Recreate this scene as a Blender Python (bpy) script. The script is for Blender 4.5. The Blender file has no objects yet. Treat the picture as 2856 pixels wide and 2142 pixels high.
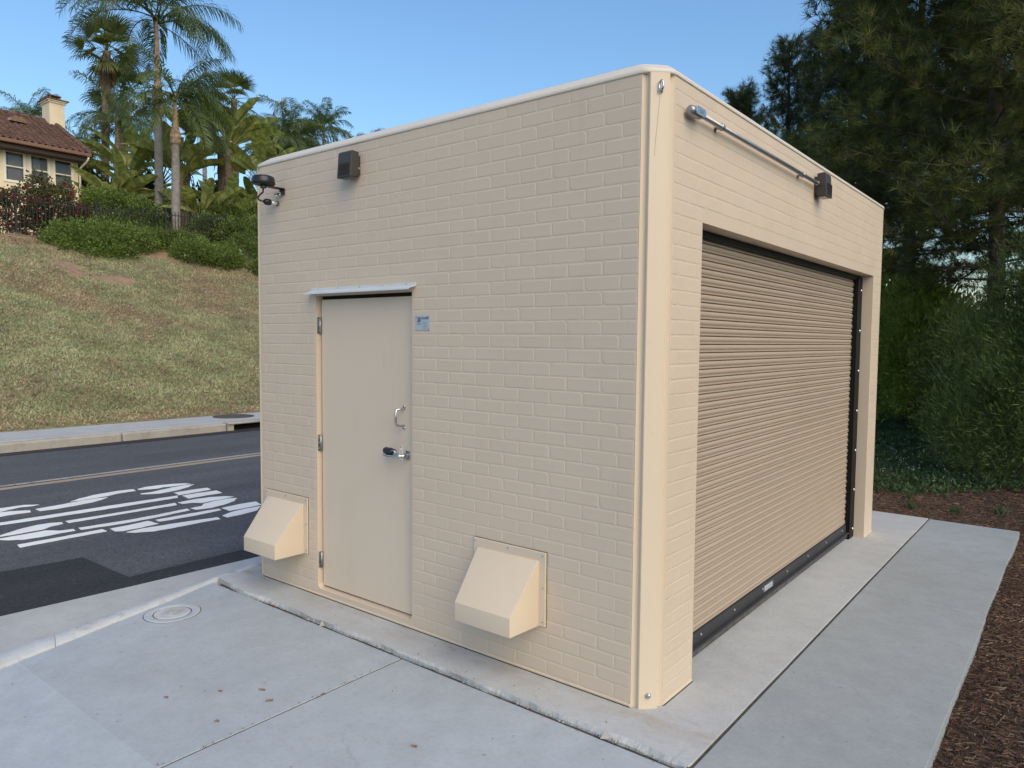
import bpy, math, random
import numpy as np
from mathutils import Matrix, Vector, Euler

# ------------------------------------------------------------------ camera
SC = bpy.context.scene
COL = SC.collection
cam_d = bpy.data.cameras.new('camera')
cam = bpy.data.objects.new('camera', cam_d)
COL.objects.link(cam)
cam_d.sensor_fit = 'HORIZONTAL'
cam_d.sensor_width = 36.0
cam_d.lens = 25.737
cam_d.clip_start = 0.05
cam_d.clip_end = 5000.0
CAM = (1.39288, -2.71433, 1.56867)
_R = (0.78266448, 0.62238206, 0.00876781)
_U = (-0.04406632, 0.04135299, 0.99817237)
_F = (-0.62088201, 0.78162043, -0.0597916)
cam.matrix_world = Matrix(((_R[0], _U[0], -_F[0], CAM[0]), (_R[1], _U[1], -_F[1], CAM[1]),
                           (_R[2], _U[2], -_F[2], CAM[2]), (0, 0, 0, 1)))
SC.camera = cam

# ------------------------------------------------------------------ sky and veiled sun, high on the right behind the viewer: no hard shadows
SUN_AZ = math.radians(112)      # compass angle from +Y towards +X
SUN_EL = math.radians(40)
world = bpy.data.worlds.new('World')
SC.world = world
world.use_nodes = True
wn = world.node_tree
wn.nodes.clear()
w_out = wn.nodes.new('ShaderNodeOutputWorld')
w_bg = wn.nodes.new('ShaderNodeBackground')
w_sky = wn.nodes.new('ShaderNodeTexSky')
w_sky.sky_type = 'NISHITA'
w_sky.sun_disc = False
w_sky.sun_elevation = SUN_EL
w_sky.sun_rotation = SUN_AZ
w_sky.altitude = 0.0
w_sky.air_density = 1.7
w_sky.dust_density = 0.3
w_sky.ozone_density = 9.0
w_bg.inputs['Strength'].default_value = 0.083
wn.links.new(w_sky.outputs[0], w_bg.inputs['Color'])
wn.links.new(w_bg.outputs[0], w_out.inputs['Surface'])
sun_d = bpy.data.lights.new('sun', 'SUN')
sun_d.energy = 1.5
sun_d.angle = math.radians(62)
sun_d.color = (1.0, 0.80, 0.50)
sun = bpy.data.objects.new('sun', sun_d)
COL.objects.link(sun)
_s = Vector((math.sin(SUN_AZ) * math.cos(SUN_EL), math.cos(SUN_AZ) * math.cos(SUN_EL), math.sin(SUN_EL)))
sun.rotation_euler = _s.to_track_quat('Z', 'Y').to_euler()
SC.view_settings.view_transform = 'Standard'
SC.view_settings.look = 'None'
SC.view_settings.gamma = 1.0
SC.view_settings.use_curve_mapping = False
SC.view_settings.exposure = 1.08
SC.cycles.use_denoising = True
SC.cycles.max_bounces = 6
SC.cycles.diffuse_bounces = 3
SC.cycles.use_adaptive_sampling = True
SC.cycles.adaptive_threshold = 0.02
SC.cycles.transparent_max_bounces = 6

# ------------------------------------------------------------------ materials
MATS = {}
def new_mat(name):
    m = bpy.data.materials.new(name)
    m.use_nodes = True
    nt = m.node_tree
    b = nt.nodes['Principled BSDF']
    return m, nt, b
def N(nt, typ, **kw):
    n = nt.nodes.new(typ)
    for k, v in kw.items():
        if k in n.inputs: n.inputs[k].default_value = v
        else: setattr(n, k, v)
    return n
def noise(nt, vec, scale, detail=4.0, rough=0.55):
    n = N(nt, 'ShaderNodeTexNoise')
    n.inputs['Scale'].default_value = scale
    n.inputs['Detail'].default_value = detail
    n.inputs['Roughness'].default_value = rough
    nt.links.new(vec, n.inputs['Vector'])
    return n.outputs[0]
def ramp(nt, fac, stops):
    r = N(nt, 'ShaderNodeValToRGB')
    cr = r.color_ramp
    while len(cr.elements) < len(stops): cr.elements.new(0.5)
    for e, (p, c) in zip(cr.elements, stops):
        e.position = p
        e.color = (c[0], c[1], c[2], 1) if hasattr(c, '__len__') else (c, c, c, 1)
    nt.links.new(fac, r.inputs[0])
    return r.outputs[0]
def mixc(nt, fac, a, b, mode='MIX'):
    m = N(nt, 'ShaderNodeMix', data_type='RGBA', blend_type=mode)
    for sock, v in ((m.inputs[0], fac), (m.inputs[6], a), (m.inputs[7], b)):
        if isinstance(v, bpy.types.NodeSocket): nt.links.new(v, sock)
        elif hasattr(v, '__len__'): sock.default_value = (v[0], v[1], v[2], 1)
        else: sock.default_value = v
    return m.outputs[2]
def bump(nt, b, h, strength, dist=0.01):
    n = N(nt, 'ShaderNodeBump')
    n.inputs['Strength'].default_value = strength
    n.inputs['Distance'].default_value = dist
    nt.links.new(h, n.inputs['Height'])
    nt.links.new(n.outputs[0], b.inputs['Normal'])
def coords(nt, world_space=True):
    if world_space:
        return N(nt, 'ShaderNodeNewGeometry').outputs['Position']
    return N(nt, 'ShaderNodeTexCoord').outputs['Object']
def stretch(nt, vec, s, rz=0.0):
    m = N(nt, 'ShaderNodeMapping')
    m.inputs['Scale'].default_value = s
    m.inputs['Rotation'].default_value = (0, 0, rz)
    nt.links.new(vec, m.inputs['Vector'])
    return m.outputs[0]

def basic(name, col, rough=0.6, metal=0.0, var=0.08, scale=6.0, bmp=0.0, bscale=120.0, spec=0.5, fine=0.0):
    m, nt, b = new_mat(name)
    v = coords(nt)
    lo = tuple(c * (1 - var) for c in col); hi = tuple(min(1, c * (1 + var)) for c in col)
    c = ramp(nt, noise(nt, v, scale, 5), [(0.3, lo), (0.7, hi)])
    if fine > 0:
        f = ramp(nt, noise(nt, v, bscale, 3), [(0.3, 1 - fine), (0.7, 1 + 0.0)])
        c = mixc(nt, 1.0, c, f, 'MULTIPLY')
    nt.links.new(c, b.inputs['Base Color'])
    b.inputs['Roughness'].default_value = rough
    b.inputs['Metallic'].default_value = metal
    b.inputs['Specular IOR Level'].default_value = spec
    if bmp > 0: bump(nt, b, noise(nt, v, bscale, 3), bmp, 0.004)
    MATS[name] = m
    return m

CLUMPED = set()
def foliage(name, cols, rough=0.55, transl=0.3, spec=0.35, clump=0.0):
    """each leaf (mesh island) takes its own tint from the list"""
    m, nt, b = new_mat(name)
    g = N(nt, 'ShaderNodeNewGeometry')
    n = len(cols)
    fac = g.outputs['Random Per Island']
    if clump > 0:
        CLUMPED.add(name)
        at_ = N(nt, 'ShaderNodeAttribute', attribute_name='tint')
        mm_ = N(nt, 'ShaderNodeMix', data_type='FLOAT'); mm_.inputs[0].default_value = clump
        nt.links.new(fac, mm_.inputs[2]); nt.links.new(at_.outputs['Fac'], mm_.inputs[3]); fac = mm_.outputs[0]
    c = ramp(nt, fac, [(i / max(1, n - 1), cc) for i, cc in enumerate(cols)])
    v2 = noise(nt, g.outputs['Position'], 1.3, 3)
    c = mixc(nt, 1.0, c, ramp(nt, v2, [(0.3, 0.72), (0.7, 1.18)]), 'MULTIPLY')
    nt.links.new(c, b.inputs['Base Color'])
    b.inputs['Roughness'].default_value = rough
    b.inputs['Specular IOR Level'].default_value = spec
    t = N(nt, 'ShaderNodeBsdfTranslucent')
    nt.links.new(mixc(nt, 1.0, c, (1.0, 1.0, 0.55), 'MULTIPLY'), t.inputs['Color'])
    mx = N(nt, 'ShaderNodeMixShader')
    mx.inputs[0].default_value = transl
    nt.links.new(b.outputs[0], mx.inputs[1]); nt.links.new(t.outputs[0], mx.inputs[2])
    nt.links.new(mx.outputs[0], nt.nodes['Material Output'].inputs['Surface'])
    MATS[name] = m
    return m

# painted fibreglass
def paint(name, col, dirt=True, peel=0.12, scuff=False):
    m, nt, b = new_mat(name)
    v = coords(nt)
    big = noise(nt, v, 1.6, 4, 0.6)
    c = mixc(nt, big, tuple(x * 0.955 for x in col), tuple(min(1, x * 1.035) for x in col))
    oi = N(nt, 'ShaderNodeObjectInfo'); ge = N(nt, 'ShaderNodeNewGeometry')
    sm_ = N(nt, 'ShaderNodeMath', operation='ADD'); nt.links.new(oi.outputs['Random'], sm_.inputs[0]); nt.links.new(ge.outputs['Random Per Island'], sm_.inputs[1])
    fr_ = N(nt, 'ShaderNodeMath', operation='FRACT'); nt.links.new(sm_.outputs[0], fr_.inputs[0])
    c = mixc(nt, 1.0, c, ramp(nt, fr_.outputs[0], [(0.0, 0.985), (1.0, 1.012)]), 'MULTIPLY')
    if dirt:
        d = noise(nt, stretch(nt, v, (1.6, 1.6, 1.0)), 2.3, 7, 0.7)
        c = mixc(nt, ramp(nt, d, [(0.55, 0.0), (0.80, 0.10)]), c, (0.30, 0.25, 0.19))
        sp = noise(nt, v, 95, 2, 0.4)
        c = mixc(nt, ramp(nt, sp, [(0.76, 0.0), (0.80, 0.5)]), c, (0.16, 0.12, 0.09))
        drip = noise(nt, stretch(nt, v, (14, 14, 0.55)), 1.0, 5, 0.6)
        where = noise(nt, v, 0.9, 3, 0.5)
        c = mixc(nt, mixc(nt, 1.0, ramp(nt, drip, [(0.56, 0.0), (0.72, 0.22)]), ramp(nt, where, [(0.48, 0.0), (0.62, 1.0)]), 'MULTIPLY'), c, (0.42, 0.35, 0.27))
    if scuff:
        sc_ = noise(nt, stretch(nt, v, (30, 1, 3.0)), 1.5, 6, 0.75)
        low = noise(nt, v, 2.2, 3, 0.5)
        c = mixc(nt, mixc(nt, 1.0, ramp(nt, sc_, [(0.60, 0.0), (0.72, 0.5)]), ramp(nt, low, [(0.55, 0.0), (0.66, 1.0)]), 'MULTIPLY'), c, (0.30, 0.27, 0.24))
    nt.links.new(c, b.inputs['Base Color'])
    b.inputs['Roughness'].default_value = 0.46
    rg = ramp(nt, noise(nt, v, 4.0, 4), [(0.3, 0.40), (0.7, 0.56)])
    nt.links.new(rg, b.inputs['Roughness'])
    b.inputs['Specular IOR Level'].default_value = 0.4
    bump(nt, b, noise(nt, v, 210, 2), peel, 0.002)
    MATS[name] = m
    return m
paint('paint', (0.635, 0.517, 0.397))
paint('paint_smooth', (0.675, 0.555, 0.42), True, 0.05)
paint('paint_cap', (0.66, 0.60, 0.52), True, 0.04)
paint('paint_door', (0.67, 0.555, 0.43), True, 0.04, True)
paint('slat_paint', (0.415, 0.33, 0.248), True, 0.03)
basic('dark_metal', (0.042, 0.042, 0.046), 0.5, 0.0, 0.1, spec=0.3)
basic('rail_black', (0.006, 0.006, 0.0065), 0.55, spec=0.2)
basic('rubber', (0.085, 0.085, 0.085), 0.85, var=0.35, scale=25, bmp=0.3)
basic('fixture_bronze', (0.055, 0.050, 0.048), 0.42, 0.2, 0.06)
basic('black_plastic', (0.012, 0.013, 0.016), 0.32)
basic('steel', (0.62, 0.62, 0.62), 0.24, 1.0, 0.05)
basic('zinc', (0.36, 0.37, 0.38), 0.42, 0.9, 0.14, 20)
basic('aluminium', (0.74, 0.74, 0.74), 0.42, 0.45, 0.04)
basic('cast_iron', (0.10, 0.085, 0.075), 0.7, 0.2, 0.25, 30, 0.3)
basic('white_label', (0.80, 0.80, 0.78), 0.4)
basic('plate_metal', (0.46, 0.53, 0.60), 0.38, 0.25, 0.04)
basic('ink', (0.02, 0.022, 0.025), 0.6)
basic('ink_soft', (0.16, 0.19, 0.23), 0.6)
basic('lens_glass', (0.10, 0.10, 0.11), 0.12)
basic('joint_fill', (0.07, 0.06, 0.05), 0.95, var=0.4, scale=30)
basic('gap_dark', (0.010, 0.009, 0.008), 0.9)

def concrete(name, col, stain=(0.22, 0.20, 0.17), amt=0.35, broom=True, rot=0.0, sscale=0.9, top=0.86, soil=None):
    m, nt, b = new_mat(name)
    v = coords(nt)
    c = ramp(nt, noise(nt, v, 0.7, 5, 0.6), [(0.25, tuple(x * 0.88 for x in col)), (0.75, tuple(x * 1.10 for x in col))])
    c = mixc(nt, 1.0, c, ramp(nt, noise(nt, v, 7, 6, 0.7), [(0.25, 0.88), (0.7, 1.05)]), 'MULTIPLY')
    st = noise(nt, v, sscale * 2.2, 8, 0.72)
    c = mixc(nt, ramp(nt, st, [(0.52, 0.0), (top, amt)]), c, stain)
    sp = noise(nt, v, 60, 3, 0.6)
    c = mixc(nt, 1.0, c, ramp(nt, sp, [(0.26, 0.90), (0.5, 1.0), (0.8, 1.03)]), 'MULTIPLY')
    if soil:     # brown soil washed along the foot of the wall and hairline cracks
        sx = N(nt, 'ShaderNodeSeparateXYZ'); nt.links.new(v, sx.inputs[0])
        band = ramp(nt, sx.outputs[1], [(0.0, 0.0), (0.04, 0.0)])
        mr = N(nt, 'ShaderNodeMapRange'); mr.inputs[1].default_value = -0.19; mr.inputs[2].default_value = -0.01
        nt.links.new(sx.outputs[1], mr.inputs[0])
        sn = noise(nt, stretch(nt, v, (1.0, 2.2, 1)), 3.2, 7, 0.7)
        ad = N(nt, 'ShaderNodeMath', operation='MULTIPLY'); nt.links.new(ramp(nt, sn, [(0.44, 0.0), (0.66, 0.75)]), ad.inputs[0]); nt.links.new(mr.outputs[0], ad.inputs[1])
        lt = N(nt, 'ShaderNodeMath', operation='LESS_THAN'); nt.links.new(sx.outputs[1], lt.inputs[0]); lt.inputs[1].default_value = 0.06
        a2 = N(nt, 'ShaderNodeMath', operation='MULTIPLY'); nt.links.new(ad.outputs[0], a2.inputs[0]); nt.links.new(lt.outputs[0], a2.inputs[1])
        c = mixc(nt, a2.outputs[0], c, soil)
    wv = N(nt, 'ShaderNodeTexVoronoi', feature='DISTANCE_TO_EDGE'); wv.inputs['Scale'].default_value = 0.55
    dist = N(nt, 'ShaderNodeVectorMath', operation='ADD'); nz = N(nt, 'ShaderNodeTexNoise'); nz.inputs['Scale'].default_value = 2.5; nz.inputs['Detail'].default_value = 6
    nt.links.new(v, nz.inputs['Vector']); nt.links.new(v, dist.inputs[0])
    scl = N(nt, 'ShaderNodeVectorMath', operation='SCALE'); scl.inputs['Scale'].default_value = 0.35; nt.links.new(nz.outputs['Color'], scl.inputs[0]); nt.links.new(scl.outputs[0], dist.inputs[1])
    nt.links.new(dist.outputs[0], wv.inputs['Vector'])
    crk = ramp(nt, wv.outputs['Distance'], [(0.0, 0.30), (0.0035, 0.0)])
    c = mixc(nt, mixc(nt, 1.0, crk, ramp(nt, noise(nt, v, 0.8, 2), [(0.52, 0.0), (0.6, 1.0)]), 'MULTIPLY'), c, (0.12, 0.11, 0.10))
    pits = noise(nt, v, 34, 2, 0.4)
    c = mixc(nt, ramp(nt, pits, [(0.76, 0.0), (0.79, 0.5)]), c, (0.13, 0.12, 0.11))
    nt.links.new(c, b.inputs['Base Color'])
    b.inputs['Roughness'].default_value = 0.82
    b.inputs['Specular IOR Level'].default_value = 0.3
    if broom:
        h = noise(nt, stretch(nt, v, (1.2, 26, 1), rot), 7, 5, 0.7)
        bump(nt, b, h, 0.22, 0.004)
    else:
        bump(nt, b, noise(nt, v, 45, 6, 0.7), 0.4, 0.006)
    MATS[name] = m
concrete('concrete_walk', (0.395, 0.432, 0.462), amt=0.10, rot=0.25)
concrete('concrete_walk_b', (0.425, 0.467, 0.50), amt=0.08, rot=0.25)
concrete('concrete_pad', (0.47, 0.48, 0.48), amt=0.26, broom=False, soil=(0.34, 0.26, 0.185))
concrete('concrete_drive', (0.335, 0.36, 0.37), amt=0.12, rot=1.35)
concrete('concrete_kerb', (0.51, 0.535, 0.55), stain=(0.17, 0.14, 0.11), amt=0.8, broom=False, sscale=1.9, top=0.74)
concrete('concrete_gutter', (0.45, 0.455, 0.45), amt=0.5, broom=False)
concrete('concrete_old', (0.42, 0.39, 0.345), stain=(0.16, 0.12, 0.085), amt=0.6, broom=False, top=0.75)

def asphalt(name, c0, c1):
    m, nt, b = new_mat(name)
    v = coords(nt)
    c = ramp(nt, noise(nt, stretch(nt, v, (1.0, 0.16, 1)), 1.1, 6, 0.65), [(0.3, c0), (0.72, c1)])
    vo = N(nt, 'ShaderNodeTexVoronoi'); vo.inputs['Scale'].default_value = 85
    nt.links.new(v, vo.inputs['Vector'])
    c = mixc(nt, 1.0, c, ramp(nt, vo.outputs['Color'], [(0.1, 0.62), (0.9, 1.45)]), 'MULTIPLY')
    sp = noise(nt, v, 46, 2, 0.4)
    c = mixc(nt, ramp(nt, sp, [(0.72, 0.0), (0.76, 0.5)]), c, (0.22, 0.21, 0.20))
    nt.links.new(c, b.inputs['Base Color'])
    b.inputs['Roughness'].default_value = 0.78
    b.inputs['Specular IOR Level'].default_value = 0.35
    bump(nt, b, vo.outputs['Distance'], 0.5, 0.006)
    MATS[name] = m
asphalt('asphalt', (0.066, 0.069, 0.076), (0.122, 0.123, 0.128))
asphalt('asphalt_new', (0.024, 0.024, 0.026), (0.044, 0.043, 0.045))

def worn_paint(name, col, lo=0.60, hi=0.68):
    m, nt, b = new_mat(name)
    v = coords(nt)
    c = ramp(nt, noise(nt, v, 3.0, 5), [(0.3, tuple(x * 0.90 for x in col)), (0.7, col)])
    w = noise(nt, v, 16, 7, 0.75)
    w2 = noise(nt, v, 2.1, 3, 0.5)
    wear = mixc(nt, 0.35, w, w2)
    c = mixc(nt, ramp(nt, wear, [(lo, 0.0), (hi, 0.85)]), c, (0.06, 0.06, 0.062))
    nt.links.new(c, b.inputs['Base Color'])
    b.inputs['Roughness'].default_value = 0.7
    bump(nt, b, noise(nt, v, 70, 4), 0.3, 0.004)
    MATS[name] = m
worn_paint('road_white', (0.88, 0.88, 0.86), 0.64, 0.72)
worn_paint('road_yellow', (0.40, 0.32, 0.22), 0.56, 0.66)
worn_paint('road_pale', (0.42, 0.40, 0.36), 0.54, 0.64)

# hillside soil with living, dry and bare patches
def hill_mat():
    m, nt, b = new_mat('hill_soil')
    v = coords(nt)
    c = ramp(nt, noise(nt, v, 9.0, 6, 0.7), [(0.3, (0.16, 0.12, 0.075)), (0.7, (0.27, 0.20, 0.125))])
    g = noise(nt, v, 0.55, 5, 0.6)
    c = mixc(nt, ramp(nt, g, [(0.40, 0.0), (0.6, 0.8)]), c, (0.19, 0.20, 0.085))
    nt.links.new(c, b.inputs['Base Color'])
    b.inputs['Roughness'].default_value = 0.95
    bump(nt, b, noise(nt, v, 22, 6, 0.7), 0.6, 0.03)
    MATS['hill_soil'] = m
hill_mat()
basic('bare_dirt', (0.30, 0.20, 0.125), 0.95, 0, 0.22, 5.0, 0.5, 60, fine=0.2)
basic('earth', (0.13, 0.10, 0.07), 0.95, 0, 0.3, 1.0, 0.5, 20)
basic('mulch_soil', (0.075, 0.048, 0.034), 0.95, 0, 0.45, 14, 0.8, 70, fine=0.5)
foliage('mulch_chips', [(0.045, 0.026, 0.018), (0.09, 0.052, 0.034), (0.14, 0.085, 0.055), (0.06, 0.036, 0.026), (0.24, 0.17, 0.12)], 0.9, 0.0, 0.2)
foliage('dry_leaf', [(0.14, 0.06, 0.035), (0.25, 0.15, 0.08), (0.09, 0.05, 0.03)], 0.8, 0.1)
foliage('hill_green', [(0.300, 0.345, 0.181), (0.420, 0.441, 0.245), (0.540, 0.508, 0.327), (0.360, 0.413, 0.251), (0.600, 0.557, 0.385)], 0.7, 0.25)
foliage('hill_dry', [(0.50, 0.42, 0.27), (0.42, 0.32, 0.22), (0.32, 0.23, 0.18), (0.58, 0.50, 0.33), (0.42, 0.34, 0.25)], 0.8, 0.2)
foliage('shrub_bright', [(0.075, 0.12, 0.022), (0.14, 0.205, 0.042), (0.22, 0.29, 0.075), (0.31, 0.37, 0.12)], 0.5, 0.35, 0.35, 0.55)
foliage('shrub_mid', [(0.060, 0.095, 0.020), (0.115, 0.165, 0.036), (0.19, 0.245, 0.062), (0.28, 0.33, 0.10)], 0.5, 0.35, 0.35, 0.55)
foliage('shrub_dark', [(0.033, 0.058, 0.018), (0.065, 0.111, 0.031), (0.111, 0.163, 0.046)], 0.5, 0.3, 0.35, 0.6)
foliage('willow_leaf', [(0.054, 0.086, 0.027), (0.115, 0.169, 0.051), (0.209, 0.277, 0.081), (0.338, 0.405, 0.135)], 0.45, 0.35, 0.4, 0.6)
foliage('lime_leaf', [(0.096, 0.156, 0.026), (0.216, 0.300, 0.048), (0.384, 0.456, 0.084), (0.540, 0.576, 0.144)], 0.5, 0.45, 0.35, 0.6)
foliage('boug_leaf', [(0.070, 0.084, 0.031), (0.098, 0.098, 0.042), (0.126, 0.119, 0.042), (0.084, 0.049, 0.035)], 0.6, 0.25)
foliage('boug_flower', [(0.32, 0.02, 0.06), (0.22, 0.012, 0.045), (0.40, 0.05, 0.09)], 0.6, 0.4)
foliage('white_flower', [(0.72, 0.72, 0.66), (0.62, 0.64, 0.55)], 0.6, 0.3)
foliage('pine_needles', [(0.029, 0.046, 0.014), (0.049, 0.072, 0.020), (0.094, 0.116, 0.029), (0.189, 0.196, 0.046), (0.304, 0.290, 0.072)], 0.5, 0.25, 0.35, 0.75)
foliage('pine_far', [(0.025, 0.043, 0.020), (0.043, 0.065, 0.027), (0.069, 0.098, 0.037), (0.106, 0.138, 0.050)], 0.5, 0.25, 0.35, 0.7)
foliage('queen_leaf', [(0.075, 0.109, 0.037), (0.109, 0.155, 0.052), (0.161, 0.207, 0.069)], 0.42, 0.4, 0.5)
foliage('fan_leaf', [(0.08, 0.105, 0.03), (0.12, 0.15, 0.04), (0.16, 0.19, 0.055)], 0.45, 0.35, 0.5)
foliage('fan_leaf_yellow', [(0.16, 0.17, 0.035), (0.20, 0.20, 0.05)], 0.5, 0.4)
foliage('fan_dead', [(0.26, 0.16, 0.085), (0.34, 0.22, 0.12), (0.18, 0.11, 0.06)], 0.8, 0.2)
foliage('strelitzia', [(0.20, 0.25, 0.085), (0.30, 0.34, 0.115), (0.41, 0.43, 0.15), (0.52, 0.50, 0.17)], 0.36, 0.4, 0.5)
foliage('strelitzia_stalk', [(0.308, 0.280, 0.070), (0.224, 0.238, 0.063)], 0.5, 0.1)
foliage('ground_cover', [(0.051, 0.093, 0.037), (0.076, 0.145, 0.051), (0.102, 0.170, 0.068)], 0.6, 0.3)
basic('palm_trunk', (0.25, 0.225, 0.205), 0.9, 0, 0.25, 8, 0.6, 40)
basic('palm_boots', (0.36, 0.25, 0.17), 0.9, 0, 0.4, 9, 0.6, 30)
basic('rough_trunk', (0.20, 0.145, 0.10), 0.9, 0, 0.45, 12, 0.8, 30)
basic('bark', (0.075, 0.055, 0.042), 0.95, 0, 0.4, 12, 0.8, 40)
basic('twig', (0.10, 0.08, 0.062), 0.9, 0, 0.3, 10)
basic('pale_twig', (0.26, 0.23, 0.20), 0.9, 0, 0.2, 10)
basic('stucco', (0.84, 0.70, 0.50), 0.9, 0, 0.07, 2.0, 0.3, 60)
basic('trim_white', (0.86, 0.80, 0.66), 0.6, 0, 0.04)
basic('gutter_brown', (0.20, 0.105, 0.065), 0.6, 0, 0.1)
basic('fascia_dark', (0.06, 0.035, 0.028), 0.7)
basic('clay_tile', (0.155, 0.083, 0.060), 0.85, 0, 0.35, 3.0, 0.3, 40, fine=0.3)
basic('vent_clay', (0.42, 0.27, 0.18), 0.8)
basic('blind', (0.33, 0.32, 0.29), 0.6)
basic('curtain', (0.62, 0.62, 0.62), 0.9)
basic('room_dark', (0.035, 0.035, 0.036), 0.9)
basic('iron', (0.016, 0.015, 0.015), 0.55)
basic('board_brown', (0.14, 0.085, 0.055), 0.9, 0, 0.35, 6, 0.4, 30)
def glass():
    m, nt, b = new_mat('window_glass')
    b.inputs['Base Color'].default_value = (0.9, 0.95, 0.95, 1)
    b.inputs['Roughness'].default_value = 0.04
    t = N(nt, 'ShaderNodeBsdfTransparent'); gl = N(nt, 'ShaderNodeBsdfGlossy')
    gl.inputs['Roughness'].default_value = 0.03
    fr = N(nt, 'ShaderNodeFresnel'); fr.inputs[0].default_value = 1.5
    mx = N(nt, 'ShaderNodeMixShader')
    nt.links.new(fr.outputs[0], mx.inputs[0]); nt.links.new(t.outputs[0], mx.inputs[1]); nt.links.new(gl.outputs[0], mx.inputs[2])
    nt.links.new(mx.outputs[0], nt.nodes['Material Output'].inputs['Surface'])
    MATS['window_glass'] = m
glass()

# ------------------------------------------------------------------ helpers
def wm(o):
    m = o.matrix_parent_inverse @ o.matrix_basis
    return wm(o.parent) @ m if o.parent else o.matrix_basis.copy()
def link(o, parent=None, local=False):
    """parts are written in world coordinates unless local is set"""
    COL.objects.link(o)
    if parent is not None:
        o.parent = parent
        if not local: o.matrix_parent_inverse = wm(parent).inverted()
    return o
def tag(o, label=None, cat=None, group=None, kind=None):
    if label: o['label'] = label
    if cat: o['category'] = cat
    if group: o['group'] = group
    if kind: o['kind'] = kind
    return o
def empty(name, loc=(0, 0, 0), rz=0.0, parent=None):
    o = bpy.data.objects.new(name, None)
    o.empty_display_size = 0.1
    o.location = loc
    o.rotation_euler = (0, 0, rz)
    return link(o, parent)
def mesh_np(name, V, F, mat, smooth=False):
    """fast mesh from an (n,3) array and an (m,k) array"""
    V = np.asarray(V, dtype=np.float32).reshape(-1, 3); F = np.asarray(F, dtype=np.int32)
    me = bpy.data.meshes.new(name)
    k = F.shape[1]
    me.vertices.add(len(V)); me.vertices.foreach_set('co', V.ravel())
    me.loops.add(F.size); me.loops.foreach_set('vertex_index', F.ravel())
    me.polygons.add(len(F))
    me.polygons.foreach_set('loop_start', np.arange(0, F.size, k, dtype=np.int32))
    me.polygons.foreach_set('use_smooth', np.full(len(F), smooth, dtype=bool))
    me.update(calc_edges=True)
    me.materials.append(MATS[mat])
    return me
def obj_np(name, V, F, mat, parent=None, smooth=False, per=None, seed=0):
    me = mesh_np(name, V, F, mat, smooth)
    if mat in CLUMPED:      # one tint for each clump of 'per' leaves
        n = len(me.polygons); per = per or 1
        t = np.clip(np.random.default_rng(seed + n).beta(1.5, 2.2, n // per + 1), 0, 1)
        a = me.attributes.new('tint', 'FLOAT', 'FACE'); a.data.foreach_set('value', np.repeat(t, per)[:n].astype(np.float32))
    return link(bpy.data.objects.new(name, me), parent)

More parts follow.
